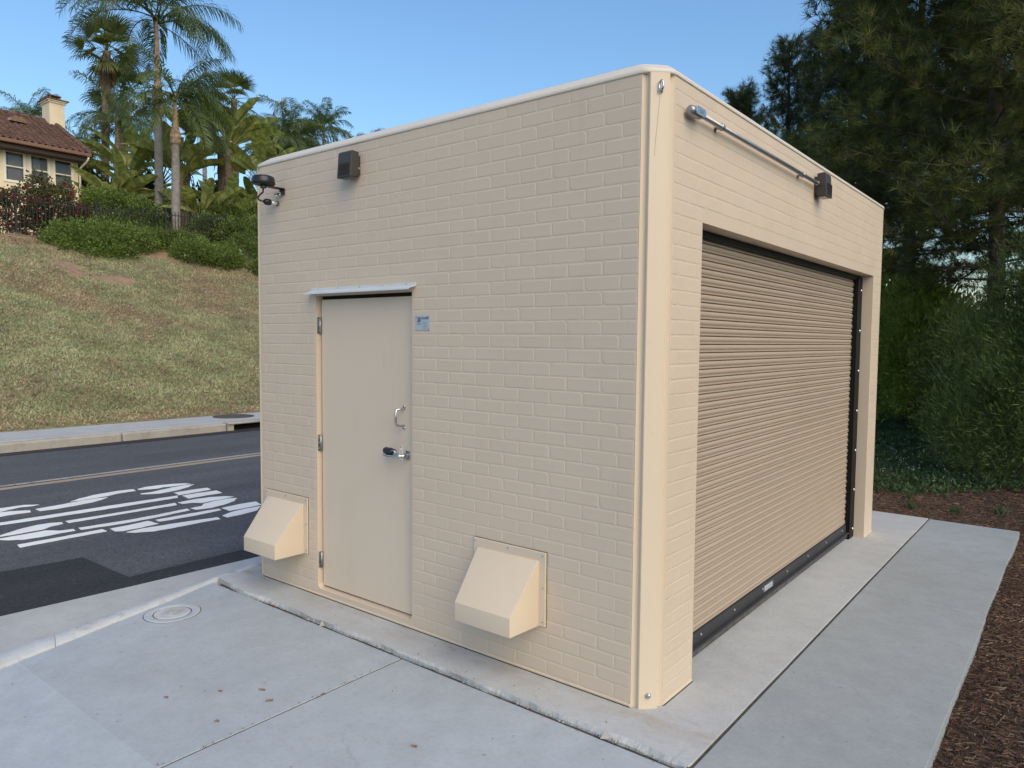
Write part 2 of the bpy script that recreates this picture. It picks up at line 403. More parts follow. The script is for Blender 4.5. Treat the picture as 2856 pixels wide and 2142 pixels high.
class MB:
    def __init__(self): self.v = []; self.f = []
    def add(self, vs, fs):
        o = len(self.v)
        self.v += [tuple(map(float, p)) for p in vs]
        self.f += [tuple(i + o for i in f) for f in fs]
        return self
    def box(self, x0, x1, y0, y1, z0, z1):
        return self.add([(x0, y0, z0), (x1, y0, z0), (x1, y1, z0), (x0, y1, z0), (x0, y0, z1), (x1, y0, z1), (x1, y1, z1), (x0, y1, z1)],
                        [(0, 3, 2, 1), (4, 5, 6, 7), (0, 1, 5, 4), (1, 2, 6, 5), (2, 3, 7, 6), (3, 0, 4, 7)])
    def prism(self, poly, z0, z1):
        n = len(poly)
        a = sum(poly[i][0] * poly[(i + 1) % n][1] - poly[(i + 1) % n][0] * poly[i][1] for i in range(n))
        if a < 0: poly = poly[::-1]
        vs = [(x, y, z0) for x, y in poly] + [(x, y, z1) for x, y in poly]
        return self.add(vs, [tuple(range(n - 1, -1, -1)), tuple(range(n, 2 * n))] + [(i, (i + 1) % n, n + (i + 1) % n, n + i) for i in range(n)])
    def extrude(self, poly, d):
        """closed 3-D polygon pushed along vector d"""
        n = len(poly); d = Vector(d)
        vs = [tuple(p) for p in poly] + [tuple(Vector(p) + d) for p in poly]
        return self.add(vs, [tuple(range(n - 1, -1, -1)), tuple(range(n, 2 * n))] + [(i, (i + 1) % n, n + (i + 1) % n, n + i) for i in range(n)])
    def rings(self, rings, close=True, cap0=False, cap1=False):
        n = len(rings[0]); vs = [p for r in rings for p in r]; fs = []
        for k in range(len(rings) - 1):
            for i in range(n if close else n - 1):
                j = (i + 1) % n
                fs.append((k * n + i, k * n + j, (k + 1) * n + j, (k + 1) * n + i))
        if cap0: fs.append(tuple(range(n - 1, -1, -1)))
        if cap1: fs.append(tuple((len(rings) - 1) * n + i for i in range(n)))
        return self.add(vs, fs)
    def tube(self, path, r, seg=8, cap=True):
        path = [Vector(p) for p in path]; rs = r if hasattr(r, '__len__') else [r] * len(path)
        rg = []; ref = None
        for i, p in enumerate(path):
            d = (path[min(i + 1, len(path) - 1)] - path[max(i - 1, 0)]).normalized()
            if ref is None: ref = d.orthogonal().normalized()
            ref = (ref - d * ref.dot(d)).normalized(); b = d.cross(ref)
            rg.append([tuple(p + (ref * math.cos(a) + b * math.sin(a)) * rs[i]) for a in (2 * math.pi * s / seg for s in range(seg))])
        return self.rings(rg, True, cap, cap)
    def lathe(self, prof, c=(0, 0, 0), axis=(0, 0, 1), seg=16, cap0=True, cap1=True):
        ax = Vector(axis).normalized(); u = ax.orthogonal().normalized(); w = ax.cross(u); c = Vector(c)
        rg = [[tuple(c + ax * h + (u * math.cos(a) + w * math.sin(a)) * r) for a in (2 * math.pi * s / seg for s in range(seg))] for r, h in prof]
        return self.rings(rg, True, cap0, cap1)
    def build(self, name, mat, parent=None, smooth=False, bevel=0.0, seg=2, local=False):
        me = bpy.data.meshes.new(name)
        me.from_pydata(self.v, [], self.f)
        me.materials.append(MATS[mat])
        if smooth: me.polygons.foreach_set('use_smooth', [True] * len(me.polygons))
        me.update()
        o = link(bpy.data.objects.new(name, me), parent, local)
        if bevel > 0:
            b = o.modifiers.new('bevel', 'BEVEL'); b.width = bevel; b.segments = seg; b.limit_method = 'ANGLE'; b.angle_limit = math.radians(35)
            b.harden_normals = False
        return o
def shared(name, me, parent, loc=(0, 0, 0), rot=(0, 0, 0), scale=(1, 1, 1), local=False):
    o = bpy.data.objects.new(name, me); o.location = loc; o.rotation_euler = rot; o.scale = scale
    return link(o, parent, local)
STOP = [
 ('s', [(-7.002,1.067),(-7.046,1.176),(-7.035,1.298),(-6.989,1.463),(-6.918,1.574),(-6.838,1.604),(-6.852,1.496),(-6.867,1.387),(-6.889,1.312),(-6.862,1.243),(-6.901,1.136),(-6.939,1.058)]),
 ('s', [(-6.731,0.977),(-6.718,1.091),(-6.755,1.218),(-6.795,1.365),(-6.806,1.516),(-6.781,1.614),(-6.696,1.517),(-6.623,1.378),(-6.586,1.232),(-6.581,1.107),(-6.689,0.970)]),
 ('s', [(-6.876,0.326),(-6.957,0.452),(-7.025,0.613),(-7.045,0.748),(-7.055,0.869),(-7.025,1.029),(-6.918,1.006),(-6.927,0.893),(-6.909,0.781),(-6.871,0.689),(-6.870,0.551),(-6.862,0.416)]),
 ('s', [(-6.764,-0.031),(-6.789,0.191),(-6.831,0.404),(-6.831,0.561),(-6.802,0.666),(-6.721,0.577),(-6.675,0.462),(-6.636,0.271),(-6.629,0.100),(-6.649,-0.035)]),
 ('s', [(-6.957,-0.467),(-7.018,-0.359),(-7.061,-0.243),(-7.058,-0.149),(-7.049,-0.033),(-6.964,0.063),(-6.941,0.009),(-6.973,-0.090),(-6.946,-0.173),(-6.923,-0.222),(-6.894,-0.293),(-6.878,-0.399)]),
 ('s', [(-6.845,-0.488),(-6.846,-0.398),(-6.859,-0.303),(-6.846,-0.225),(-6.749,-0.087),(-6.661,-0.100),(-6.681,-0.204),(-6.681,-0.296),(-6.672,-0.359),(-6.681,-0.436),(-6.741,-0.487)]),
 ('t', [(-6.499,1.237),(-6.508,1.432),(-6.483,1.609),(-6.357,1.591),(-6.349,1.419),(-6.340,1.205)]),
 ('t', [(-6.280,1.215),(-6.287,1.386),(-6.260,1.603),(-6.097,1.568),(-6.111,1.403),(-6.101,1.190)]),
 ('t', [(-6.410,-0.589),(-6.410,-0.437),(-6.394,-0.037),(-6.375,0.518),(-6.326,1.184),(-6.228,1.145),(-6.246,0.463),(-6.280,-0.180),(-6.308,-0.468),(-6.321,-0.605)]),
 ('o', [(-6.028,-0.027),(-6.005,0.362),(-5.998,0.991),(-5.899,0.956),(-5.928,0.329),(-5.932,-0.041)]),
 ('o', [(-5.677,-0.050),(-5.630,0.313),(-5.633,0.660),(-5.665,0.948),(-5.580,0.929),(-5.541,0.616),(-5.537,0.273),(-5.592,-0.062)]),
 ('o', [(-6.001,1.019),(-6.015,1.185),(-5.992,1.366),(-5.915,1.506),(-5.824,1.551),(-5.814,1.462),(-5.812,1.321),(-5.799,1.177),(-5.887,1.117),(-5.908,1.023)]),
 ('o', [(-5.652,0.973),(-5.667,1.105),(-5.742,1.166),(-5.774,1.299),(-5.778,1.469),(-5.733,1.532),(-5.630,1.439),(-5.549,1.280),(-5.515,1.127),(-5.555,0.979)]),
 ('o', [(-5.875,-0.624),(-5.950,-0.519),(-6.030,-0.391),(-6.058,-0.255),(-6.053,-0.156),(-6.012,-0.074),(-5.937,-0.081),(-5.920,-0.183),(-5.861,-0.263),(-5.857,-0.370),(-5.854,-0.512)]),
 ('o', [(-5.790,-0.662),(-5.791,-0.531),(-5.793,-0.391),(-5.797,-0.275),(-5.698,-0.202),(-5.668,-0.094),(-5.600,-0.108),(-5.602,-0.218),(-5.590,-0.366),(-5.613,-0.497),(-5.691,-0.598)]),
 ('p', [(-5.470,-0.600),(-5.465,-0.362),(-5.466,0.062),(-5.369,0.061),(-5.371,-0.206),(-5.374,-0.394),(-5.371,-0.606)]),
 ('p', [(-5.444,0.522),(-5.445,0.809),(-5.424,1.155),(-5.354,1.138),(-5.332,0.872),(-5.345,0.637),(-5.358,0.515)]),
 ('p', [(-5.431,1.185),(-5.451,1.401),(-5.429,1.573),(-5.262,1.527),(-5.254,1.351),(-5.263,1.167)]),
 ('p', [(-5.126,1.016),(-5.197,1.155),(-5.220,1.330),(-5.210,1.490),(-5.075,1.363),(-5.042,1.220),(-5.028,1.016)]),
 ('p', [(-5.203,0.148),(-5.224,0.296),(-5.195,0.481),(-5.169,0.665),(-5.103,0.958),(-5.027,0.940),(-5.039,0.715),(-5.038,0.483),(-5.057,0.326),(-5.138,0.203)]),
 ('p', [(-5.439,0.113),(-5.434,0.260),(-5.458,0.460),(-5.286,0.475),(-5.267,0.316),(-5.270,0.156),(-5.310,0.100)]),
]

# ================================================================== THE SETTING
RND = random.Random(7)
# ground sheet to the horizon
MB().add([(-2500, -2500, -0.45), (2500, -2500, -0.45), (2500, 2500, -0.45), (-2500, 2500, -0.45)], [(0, 1, 2, 3)]).build('ground', 'earth')['kind'] = 'structure'
# road
tag(MB().box(-11.4, -3.2, -60, 120, -0.44, -0.15).build('road', 'asphalt'), kind='structure')
pt = MB()
pt.prism([(-3.9, -12), (-3.753, -1.23), (-3.704, -0.485), (-3.655, 0.478), (-3.6, 3), (-3.5, 30), (-3.9, 30), (-3.94, 0.66), (-3.94, -0.385), (-4.69, -0.40), (-4.76, -0.93), (-4.95, -12)], -0.16, -0.145)
tag(pt.build('asphalt_patch', 'asphalt_new'), kind='structure')
tag(MB().box(-11.06, -10.72, -60, 120, -0.2, -0.141).build('far_gutter', 'asphalt_new'), kind='structure')

# near gutter, kerb and walkway
gut = [(-3.9, -12), (-3.753, -1.23), (-3.704, -0.485), (-3.655, 0.478), (-3.6, 3), (-3.5, 30)]
kf = [(-1.0, -6.0), (-2.2, -3.4), (-2.70, -1.95), (-2.849, -1.495), (-2.895, -1.232), (-2.964, -0.915), (-3.035, -0.558), (-3.135, -0.131), (-3.21, 0.231), (-3.25, 1.0), (-3.26, 30)]
kb = [(-0.75, -6.0), (-1.98, -3.45), (-2.49, -2.02), (-2.641, -1.557), (-2.715, -1.291), (-2.808, -0.98), (-2.91, -0.619), (-3.05, -0.206), (-3.11, 0.231), (-3.13, 1.0), (-3.14, 30)]
def resample(p, n):
    out = []
    for i in range(len(p) - 1):
        for k in range(n): out.append(tuple(p[i][j] + (p[i + 1][j] - p[i][j]) * k / n for j in range(2)))
    return out + [p[-1]]
g = MB().prism(gut + [(x + 0.06, y) for x, y in kf[::-1]], -0.3, -0.138)
tag(g.build('gutter', 'concrete_gutter'), kind='structure')
kerb = empty('kerb', (-2.9, -0.9, -0.15)); tag(kerb, kind='structure')
cuts = [0, 4, 8, len(kf) - 1]
for a, b_ in zip(cuts[:-1], cuts[1:]):
    f_, bk = resample(kf[a:b_ + 1], 6), resample(kb[a:b_ + 1], 6)
    rg = []
    for i in range(len(f_)):
        F_, B_ = Vector(f_[i]), Vector(bk[i]); d = (F_ - B_).normalized()
        w = RND.uniform(-0.003, 0.003)
        pr = [(B_, -0.3), (B_ + d * 0.002, -0.026 + w * 0.3), (B_ + d * 0.02, -0.012 + w), (F_ - d * 0.035, -0.011 + w), (F_ - d * 0.008, -0.022 + w), (F_ + d * 0.010, -0.070), (F_ + d * 0.03, -0.30)]
        rg.append([(q.x, q.y, z) for q, z in pr])
    if a > 0:
        rg[0] = [tuple(Vector(p).lerp(Vector(q), 0.02)) for p, q in zip(rg[0], rg[1])]
    rg[-1] = [tuple(Vector(p).lerp(Vector(q), 0.03)) for p, q in zip(rg[-1], rg[-2])]
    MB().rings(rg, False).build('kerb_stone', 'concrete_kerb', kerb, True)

def slab(name, poly, ztop, mat, parent, th=0.12, bev=0.0025):
    return MB().prism(poly, ztop - th, ztop).build(name, mat, parent, bevel=bev)
walk = empty('walkway', (-1.2, -1.0, -0.035)); tag(walk, kind='structure')
MB().prism([(0.27, -4.9), (0.27, -0.2), (-2.98, -0.2), (-2.88, -0.62), (-2.78, -0.98), (-2.69, -1.29), (-2.61, -1.56), (-2.46, -2.02), (-1.95, -3.45), (-1.2, -4.9)], -0.2, -0.0285).build('joint_filler', 'joint_fill', walk)
J = 0.0045
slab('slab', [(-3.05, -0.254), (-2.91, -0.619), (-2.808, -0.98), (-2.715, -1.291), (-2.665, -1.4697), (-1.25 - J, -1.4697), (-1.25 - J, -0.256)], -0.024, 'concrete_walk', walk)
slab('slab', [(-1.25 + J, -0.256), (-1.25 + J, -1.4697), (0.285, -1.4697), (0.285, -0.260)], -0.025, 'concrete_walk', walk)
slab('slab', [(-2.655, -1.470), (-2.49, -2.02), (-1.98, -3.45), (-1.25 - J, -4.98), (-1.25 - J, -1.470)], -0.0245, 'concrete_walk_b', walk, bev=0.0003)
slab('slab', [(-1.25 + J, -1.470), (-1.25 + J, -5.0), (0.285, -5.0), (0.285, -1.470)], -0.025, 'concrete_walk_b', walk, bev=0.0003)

# building pad with a rough broken edge towards the walkway
def rough_line(p0, p1, n, amp, seed):
    r = random.Random(seed); out = []
    a = 0.0
    for i in range(n + 1):
        t = i / n; a = a * 0.6 + r.uniform(-amp, amp)
        dx, dy = p1[0] - p0[0], p1[1] - p0[1]; L = math.hypot(dx, dy)
        out.append((p0[0] + dx * t - dy / L * a, p0[1] + dy * t + dx / L * a))
    return out
def fnoise(n, seed, octs=5, base=6):
    r = np.random.default_rng(seed); out = np.zeros(n); amp = 1.0
    for o_ in range(octs):
        k_ = base * 2 ** o_; out += amp * np.interp(np.linspace(0, k_, n), np.arange(k_ + 1), r.normal(0, 1, k_ + 1)); amp *= 0.62
    return out / 1.9
N1, N2 = 520, 160
w1 = fnoise(N1, 3, 6, 8); w2 = fnoise(N1, 4, 7, 12); w3 = fnoise(N1, 6, 7, 20)
e1 = [(-3.04 + 3.325 * i / (N1 - 1), -0.240 + 0.009 * w1[i] - 0.006 * i / N1) for i in range(N1)]
v1 = fnoise(N2, 8, 5, 8)
e2 = [(0.286 + 0.0015 * v1[i], -0.246 + 4.966 * i / (N2 - 1)) for i in range(N2)]
edge = e1 + e2[1:]
pad = MB()
n1 = len(e1)
top, mid, bot = [], [], []
for i, (x, y) in enumerate(edge):
    dx, dy = (0, 1) if i < n1 - 1 else ((-1, 0) if i > n1 - 1 else (-0.7, 0.7))
    if i < n1: ins = 0.013 + 0.012 * max(-0.9, w2[i]); k_ = 0.004 + 0.006 * w3[i]; zz = -0.014 - 0.009 * w3[i]
    else: ins, k_, zz = 0.0015, 0.0005, -0.0015
    top.append((x + dx * ins, y + dy * ins, 0.0))
    mid.append((x + dx * k_, y + dy * k_, zz))
    bot.append((x, y, -0.16))
pad.rings([bot, mid, top], False)
inner = [(-3.04, 4.72, 0.0)]
pad.f.append(tuple(range(2 * len(edge), 3 * len(edge))) + (3 * len(edge),))
pad.v.append((-3.04, 4.72, 0.0))
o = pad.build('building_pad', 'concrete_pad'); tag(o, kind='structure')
cr = np.random.default_rng(12); cv_, cf_ = [], []
for k in range(420):
    i_ = int(cr.integers(0, n1)); r_ = float(cr.exponential(0.0022) + 0.0012); c_ = np.array([e1[i_][0], e1[i_][1] - cr.uniform(-0.006, 0.006), -0.022 + r_ * 0.4 + cr.random() * 0.008])
    q = np.array([[1, 0, -.5], [-.5, .87, -.5], [-.5, -.87, -.5], [0, 0, 1.0]]) * r_ * cr.uniform(0.7, 1.3, (4, 3)); a_ = cr.uniform(0, 6.28); R2 = np.array([[math.cos(a_), -math.sin(a_), 0], [math.sin(a_), math.cos(a_), 0], [0, 0, 1]])
    b0 = len(cv_); cv_ += [tuple(c_ + R2 @ p_) for p_ in q]; cf_ += [(b0, b0 + 2, b0 + 1), (b0, b0 + 1, b0 + 3), (b0 + 1, b0 + 2, b0 + 3), (b0 + 2, b0, b0 + 3)]
crm = MB(); crm.v = cv_; crm.f = cf_
crm.build('edge_crumbs', 'concrete_old', o)['kind'] = 'stuff'
# driveway strip beside the roll-up door
drv = empty('driveway_strip', (0.63, 2.0, 0)); tag(drv, kind='structure')
def edge_poly(x0, x1, y0, y1, seed, n=40):
    right = rough_line((x1, y0), (x1, y1), n, 0.0005, seed)
    return [(x0, y0)] + right + [(x0, y1)]
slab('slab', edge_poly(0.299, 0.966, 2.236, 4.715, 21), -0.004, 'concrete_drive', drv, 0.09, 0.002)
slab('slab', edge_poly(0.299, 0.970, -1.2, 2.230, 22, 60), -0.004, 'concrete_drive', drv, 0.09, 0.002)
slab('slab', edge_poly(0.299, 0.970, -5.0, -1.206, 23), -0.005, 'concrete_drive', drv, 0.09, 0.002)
MB().box(0.27, 0.95, -4.99, 4.70, -0.1, -0.0085).build('joint_filler', 'joint_fill', drv)

# utility cover in the walkway
uc = empty('utility_cover', (-2.715, -0.68, -0.024))
tag(uc, 'round concrete utility cover with ring set into the walkway slab', 'cover')
ucx, ucy = -2.715, -0.682
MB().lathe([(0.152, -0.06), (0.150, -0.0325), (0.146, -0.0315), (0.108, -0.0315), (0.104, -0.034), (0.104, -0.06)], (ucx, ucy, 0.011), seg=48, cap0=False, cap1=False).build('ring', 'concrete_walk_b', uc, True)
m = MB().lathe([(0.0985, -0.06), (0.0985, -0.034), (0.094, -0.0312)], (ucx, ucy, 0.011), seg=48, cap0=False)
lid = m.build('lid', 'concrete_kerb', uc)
for k in range(10):
    a = RND.uniform(0, 6.28); r_ = RND.uniform(0.0, 0.06); px, py = ucx + math.cos(a) * r_, ucy + math.sin(a) * r_
    l_ = RND.uniform(0.012, 0.03); b2 = RND.uniform(0, 3.14)
    dx, dy = math.cos(b2) * l_ / 2, math.sin(b2) * l_ / 2
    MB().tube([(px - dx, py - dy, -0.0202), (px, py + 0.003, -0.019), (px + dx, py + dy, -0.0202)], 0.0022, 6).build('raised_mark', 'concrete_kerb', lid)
MB().lathe([(0.1545, -0.06), (0.1545, -0.0345)], (ucx, ucy, 0.011), seg=48, cap0=False).build('seam', 'joint_fill', uc)

# far kerb and pavement
fk = empty('far_kerb', (-11.0, 3, -0.15)); tag(fk, kind='structure')
yy = -14.0
while yy < 60:
    y2 = yy + 1.85
    if not (4.5 < yy + 0.4 < 7.0):
        MB().box(-11.17, -11.0 + RND.uniform(-0.006, 0.006), yy + 0.006, y2 - 0.006, -0.3, 0.0 + RND.uniform(-0.004, 0.004)).build('kerb_stone', 'concrete_old', fk, bevel=0.03, seg=3)
    else:
        MB().box(-11.17, -10.96, yy + 0.006, y2 - 0.006, -0.03, 0.012).build('inlet_lintel', 'concrete_old', fk, bevel=0.015)
        MB().box(-11.17, -11.15, yy + 0.006, y2 - 0.006, -0.3, -0.03).build('inlet_back', 'gap_dark', fk)
        for ye in (yy + 0.006,):
            MB().box(-11.15, -10.99, ye, ye + 0.12, -0.3, -0.03).build('inlet_pier', 'concrete_old', fk)
    yy = y2
fw = empty('far_pavement', (-11.8, 3, 0)); tag(fw, kind='structure')
MB().box(-12.4, -11.16, -14, 60, -0.3, -0.03).build('joint_filler', 'joint_fill', fw)
yy = -13.4; i = 0
while yy < 58:
    y2 = yy + 1.5
    MB().box(-12.42, -11.185, yy + 0.008, y2 - 0.008, -0.1, 0.002 + RND.uniform(-0.004, 0.004)).build('slab', 'concrete_gutter', fw, bevel=0.008)
    yy = y2; i += 1
dc = empty('drain_cover', (-12.03, 5.22, 0)); tag(dc, 'round brown iron cover in the pavement across the road', 'cover')
MB().lathe([(0.36, -0.02), (0.36, 0.012), (0.33, 0.016)], (-12.0, 5.22, 0), seg=40, cap0=False).build('lid', 'cast_iron', dc)
MB().lathe([(0.39, -0.02), (0.39, 0.009), (0.362, 0.009)], (-12.0, 5.22, 0), seg=40, cap0=False, cap1=False).build('ring', 'cast_iron', dc)

# painted markings
STOPZ = -0.146
names = {'s': 'S', 't': 'T', 'o': 'O', 'p': 'P'}
sm = empty('road_marking', (-5.8, 0.5, STOPZ)); tag(sm, 'white stencilled STOP lettering painted on the near lane', 'road marking')
for ch, poly in STOP:
    rr = []
    r9 = random.Random(len(rr) + int(abs(poly[0][0]) * 1000))
    n = len(poly)
    for i in range(n):
        a, b_ = poly[i], poly[(i + 1) % n]
        k_ = max(1, int(math.hypot(b_[0] - a[0], b_[1] - a[1]) / 0.05))
        for t in range(k_):
            q = (a[0] + (b_[0] - a[0]) * t / k_, a[1] + (b_[1] - a[1]) * t / k_)
            rr.append((q[0] + r9.uniform(-0.0045, 0.0045), q[1] + r9.uniform(-0.006, 0.006)))
    MB().prism(rr, STOPZ - 0.003, STOPZ + 0.0005).build('letter_piece', 'road_white', sm)
cl = empty('centre_line', (-8.2, 0, STOPZ)); tag(cl, 'faded double yellow centre line along the road', 'road marking')
def strip(x0, x1, name, mat):
    l = rough_line((x0, -40), (x0, 80), 900, 0.003, 11); r = rough_line((x1, -40), (x1, 80), 900, 0.003, 12)
    MB().prism(l + r[::-1], STOPZ - 0.003, STOPZ).build(name, mat, cl)
strip(-8.07, -8.19, 'stripe', 'road_yellow')
strip(-8.27, -8.345, 'stripe', 'road_pale')

# hillside across the road
def hill_z(x, y):
    x = np.asarray(x, float); y = np.asarray(y, float)
    d = -12.42 - x
    z = np.where(d < 11.6, 0.4035 * d, 4.68 + 0.08 * np.minimum(d - 11.6, 5.0))
    z = z + 0.10 * np.sin(x * 0.9 + y * 0.35) * np.clip(d / 2.5, 0, 1) * np.clip((14 - d) / 3, 0, 1)
    z = z + 0.16 * np.sin(y * 0.55 + 1.2) * np.clip((d - 4) / 5, 0, 1) * np.clip((13 - d) / 2, 0, 1)
    z = z + 0.03 * np.sin(x * 4.1 + 1.7 * np.sin(y * 2.3)) * np.clip(d / 1.0, 0, 1)
    return z
xs = np.concatenate([np.linspace(-12.42, -25, 110), np.linspace(-25.3, -80, 40)])
ys = np.concatenate([np.linspace(-40, -4, 20), np.linspace(-3.5, 24, 180), np.linspace(25, 90, 25)])
X, Y = np.meshgrid(xs, ys, indexing='ij')
Zh = hill_z(X, Y)
V = np.stack([X, Y, Zh], -1).reshape(-1, 3)
nx, ny = X.shape
idx = np.arange(nx * ny).reshape(nx, ny)
Fq = np.stack([idx[:-1, :-1], idx[:-1, 1:], idx[1:, 1:], idx[1:, :-1]], -1).reshape(-1, 4)[:, ::-1]
hill = obj_np('hillside', V, Fq, 'hill_soil', None, True); tag(hill, kind='structure')
# bare earth scars on the slope
def scar(c, rx, ry, seed):
    rr = np.random.default_rng(seed); n = 40
    rad = 1 + 0.22 * np.sin(np.arange(n) / n * 6.283 * 3 + rr.uniform(0, 6)) + rr.normal(0, 0.07, n)
    rings_ = []
    for s_, dz in ((1.0, -0.03), (0.8, 0.004), (0.5, 0.012), (0.2, 0.014), (0.02, 0.014)):
        a = np.arange(n) / n * 2 * math.pi
        x = c[0] + np.cos(a) * rx * rad * s_; y = c[1] + np.sin(a) * ry * rad * s_
        z = hill_z(x, y) + dz
        rings_.append(list(zip(x, y, z)))
    m = MB().rings(rings_, True, False, True)
    return tag(m.build('bare_earth', 'bare_dirt', None, True), kind='structure')
SCARS = [((-21.2, 5.75), 1.05, 0.42, 1), ((-20.5, 6.6), 0.4, 0.7, 2), ((-22.7, 9.1), 0.32, 0.95, 3), ((-24.1, 5.3), 0.3, 1.1, 4), ((-21.4, 11.6), 0.3, 0.35, 5)]
for c, rx, ry, s_ in SCARS: scar(c, rx, ry, s_)

# planting bed with mulch on the right
def bed_z(x, y):
    return -0.055 + 0.018 * np.sin(x * 3.1 + y * 1.7) + 0.012 * np.sin(x * 7.3 - y * 5.1) + 0.12 * np.clip((np.asarray(y) - 6) / 10, 0, 1)
gx = np.linspace(-2.9, 14, 150); gy = np.linspace(-8, 45, 300)
X, Y = np.meshgrid(gx, gy, indexing='ij'); Zb = bed_z(X, Y)
V = np.stack([X, Y, Zb], -1).reshape(-1, 3); nx, ny = X.shape
idx = np.arange(nx * ny).reshape(nx, ny)
Fq = np.stack([idx[:-1, :-1], idx[1:, :-1], idx[1:, 1:], idx[:-1, 1:]], -1).reshape(-1, 4)
cen = V[Fq].mean(1)
keep = (cen[:, 0] > 0.93) | (cen[:, 1] > 4.66)
bed = obj_np('planting_bed', V, Fq[keep], 'mulch_soil', None, True); tag(bed, kind='structure')

# ================================================================== THE SHELTER
W, D, HT, C = 2.846, 3.88, 2.66, 0.10
DX0, DX1, DZ0, DZ1 = -2.27, -1.445, 0.041, 1.822
OY0, OY1, OZ1 = 0.398, 3.624, 2.10
XW = -W - C; YD = D + C
REC = 0.0014
sh = empty('equipment_shelter', (-1.45, 1.9, 0)); tag(sh, 'beige brick-pattern fibreglass equipment shelter with roll-up door on a concrete pad', 'shelter')
fwall = MB()
def quad_front(m, x0, x1, z0, z1, y=REC):
    m.add([(x0, y, z0), (x1, y, z0), (x1, y, z1), (x0, y, z1)], [(0, 1, 2, 3)])
rd = 0.035   # rounded lower corners of the door recess
for a in ((XW + C, DX0, 0.0, HT), (DX1, -C, 0.0, HT), (DX0, DX1, DZ1, HT), (DX0, DX1, 0.0, DZ0)): quad_front(fwall, *a)
DP = 0.034
for sgn, xc in ((1, DX0), (-1, DX1)):      # little fillets in the bottom corners
    pts = [(xc, REC, DZ0)] + [(xc + sgn * rd * (1 - math.sin(t)), REC, DZ0 + rd * (1 - math.cos(t))) for t in np.linspace(0, math.pi / 2, 6)]
    fwall.extrude(pts, (0, DP + 0.02, 0))
fwall.add([(DX0, REC, DZ0), (DX0, DP + .03, DZ0), (DX0, DP + .03, DZ1), (DX0, REC, DZ1)], [(0, 1, 2, 3)])
fwall.add([(DX1, REC, DZ0), (DX1, DP + .03, DZ0), (DX1, DP + .03, DZ1), (DX1, REC, DZ1)], [(3, 2, 1, 0)])
fwall.add([(DX0, REC, DZ0), (DX1, REC, DZ0), (DX1, DP + .03, DZ0 + 0.008), (DX0, DP + .03, DZ0 + 0.008)], [(0, 1, 2, 3)])
fwall.add([(DX0, REC, DZ1), (DX1, REC, DZ1), (DX1, DP + .03, DZ1), (DX0, DP + .03, DZ1)], [(3, 2, 1, 0)])
front_wall = fwall.build('front_wall', 'paint', sh)
swall = MB()
def quad_side(m, y0, y1, z0, z1, x=-REC): m.add([(x, y0, z0), (x, y1, z0), (x, y1, z1), (x, y0, z1)], [(0, 1, 2, 3)])
for a in ((C, OY0, 0, HT), (OY1, YD - C, 0, HT), (OY0, OY1, OZ1, HT)): quad_side(swall, *a)
RV = -0.40
swall.add([(-REC, OY0, 0), (RV, OY0, 0), (RV, OY0, OZ1), (-REC, OY0, OZ1)], [(0, 1, 2, 3)])
swall.add([(-REC, OY1, 0), (RV, OY1, 0), (RV, OY1, OZ1), (-REC, OY1, OZ1)], [(3, 2, 1, 0)])
swall.add([(-REC, OY0, OZ1), (RV, OY0, OZ1), (RV, OY1, OZ1), (-REC, OY1, OZ1)], [(0, 1, 2, 3)])
side_wall = swall.build('side_wall', 'paint', sh)
MB().add([(XW, C, 0), (XW, YD - C, 0), (XW, YD - C, HT), (XW, C, HT)], [(3, 2, 1, 0)]).build('street_wall', 'paint', sh)
MB().add([(XW + C, YD, 0), (-C, YD, 0), (-C, YD, HT), (XW + C, YD, HT)], [(3, 2, 1, 0)]).build('rear_wall', 'paint', sh)
# corner posts: a proud bevelled face between two grooves
def post(cx, cy, sx, sy, name='corner_post'):
    pl = [(-0.100, 0.0), (-0.0985, 0.004), (-0.090, 0.0165), (-0.0845, 0.0185), (-0.080, 0.0165), (-0.0685, 0.0085), (-0.064, 0.0080),
          (-0.038, 0.033), (-0.033, 0.038), (-0.0080, 0.064), (-0.0085, 0.0685), (-0.0165, 0.080), (-0.0185, 0.0845), (-0.0165, 0.090), (-0.004, 0.0985), (0.0, 0.100)]
    pl = [(cx + sx * x, cy + sy * y) for x, y in pl]
    if sx * sy < 0: pl = pl[::-1]
    return MB().rings([[(x, y, 0.0) for x, y in pl], [(x, y, HT) for x, y in pl]], False).build(name, 'paint_smooth', sh)
cp = post(0, 0, 1, 1)
post(XW, 0, -1, 1); post(XW, YD, -1, -1); post(0, YD, 1, -1)
# bottom flange
for a in ((XW + C + 0.01, -C - 0.001, -0.004, 0.01), (-0.01, 0.004, C + 0.001, OY0 - 0.004), (-0.01, 0.004, OY1 + 0.004, YD - C)):
    MB().box(a[0], a[1], a[2], a[3], 0.0, 0.012).build('base_flange', 'paint_smooth', sh, bevel=0.003)
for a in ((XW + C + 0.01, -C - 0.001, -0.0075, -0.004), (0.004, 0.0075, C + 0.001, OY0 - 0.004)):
    MB().box(a[0], a[1], a[2], a[3], 0.0, 0.0035).build('dirt_seam', 'joint_fill', sh)
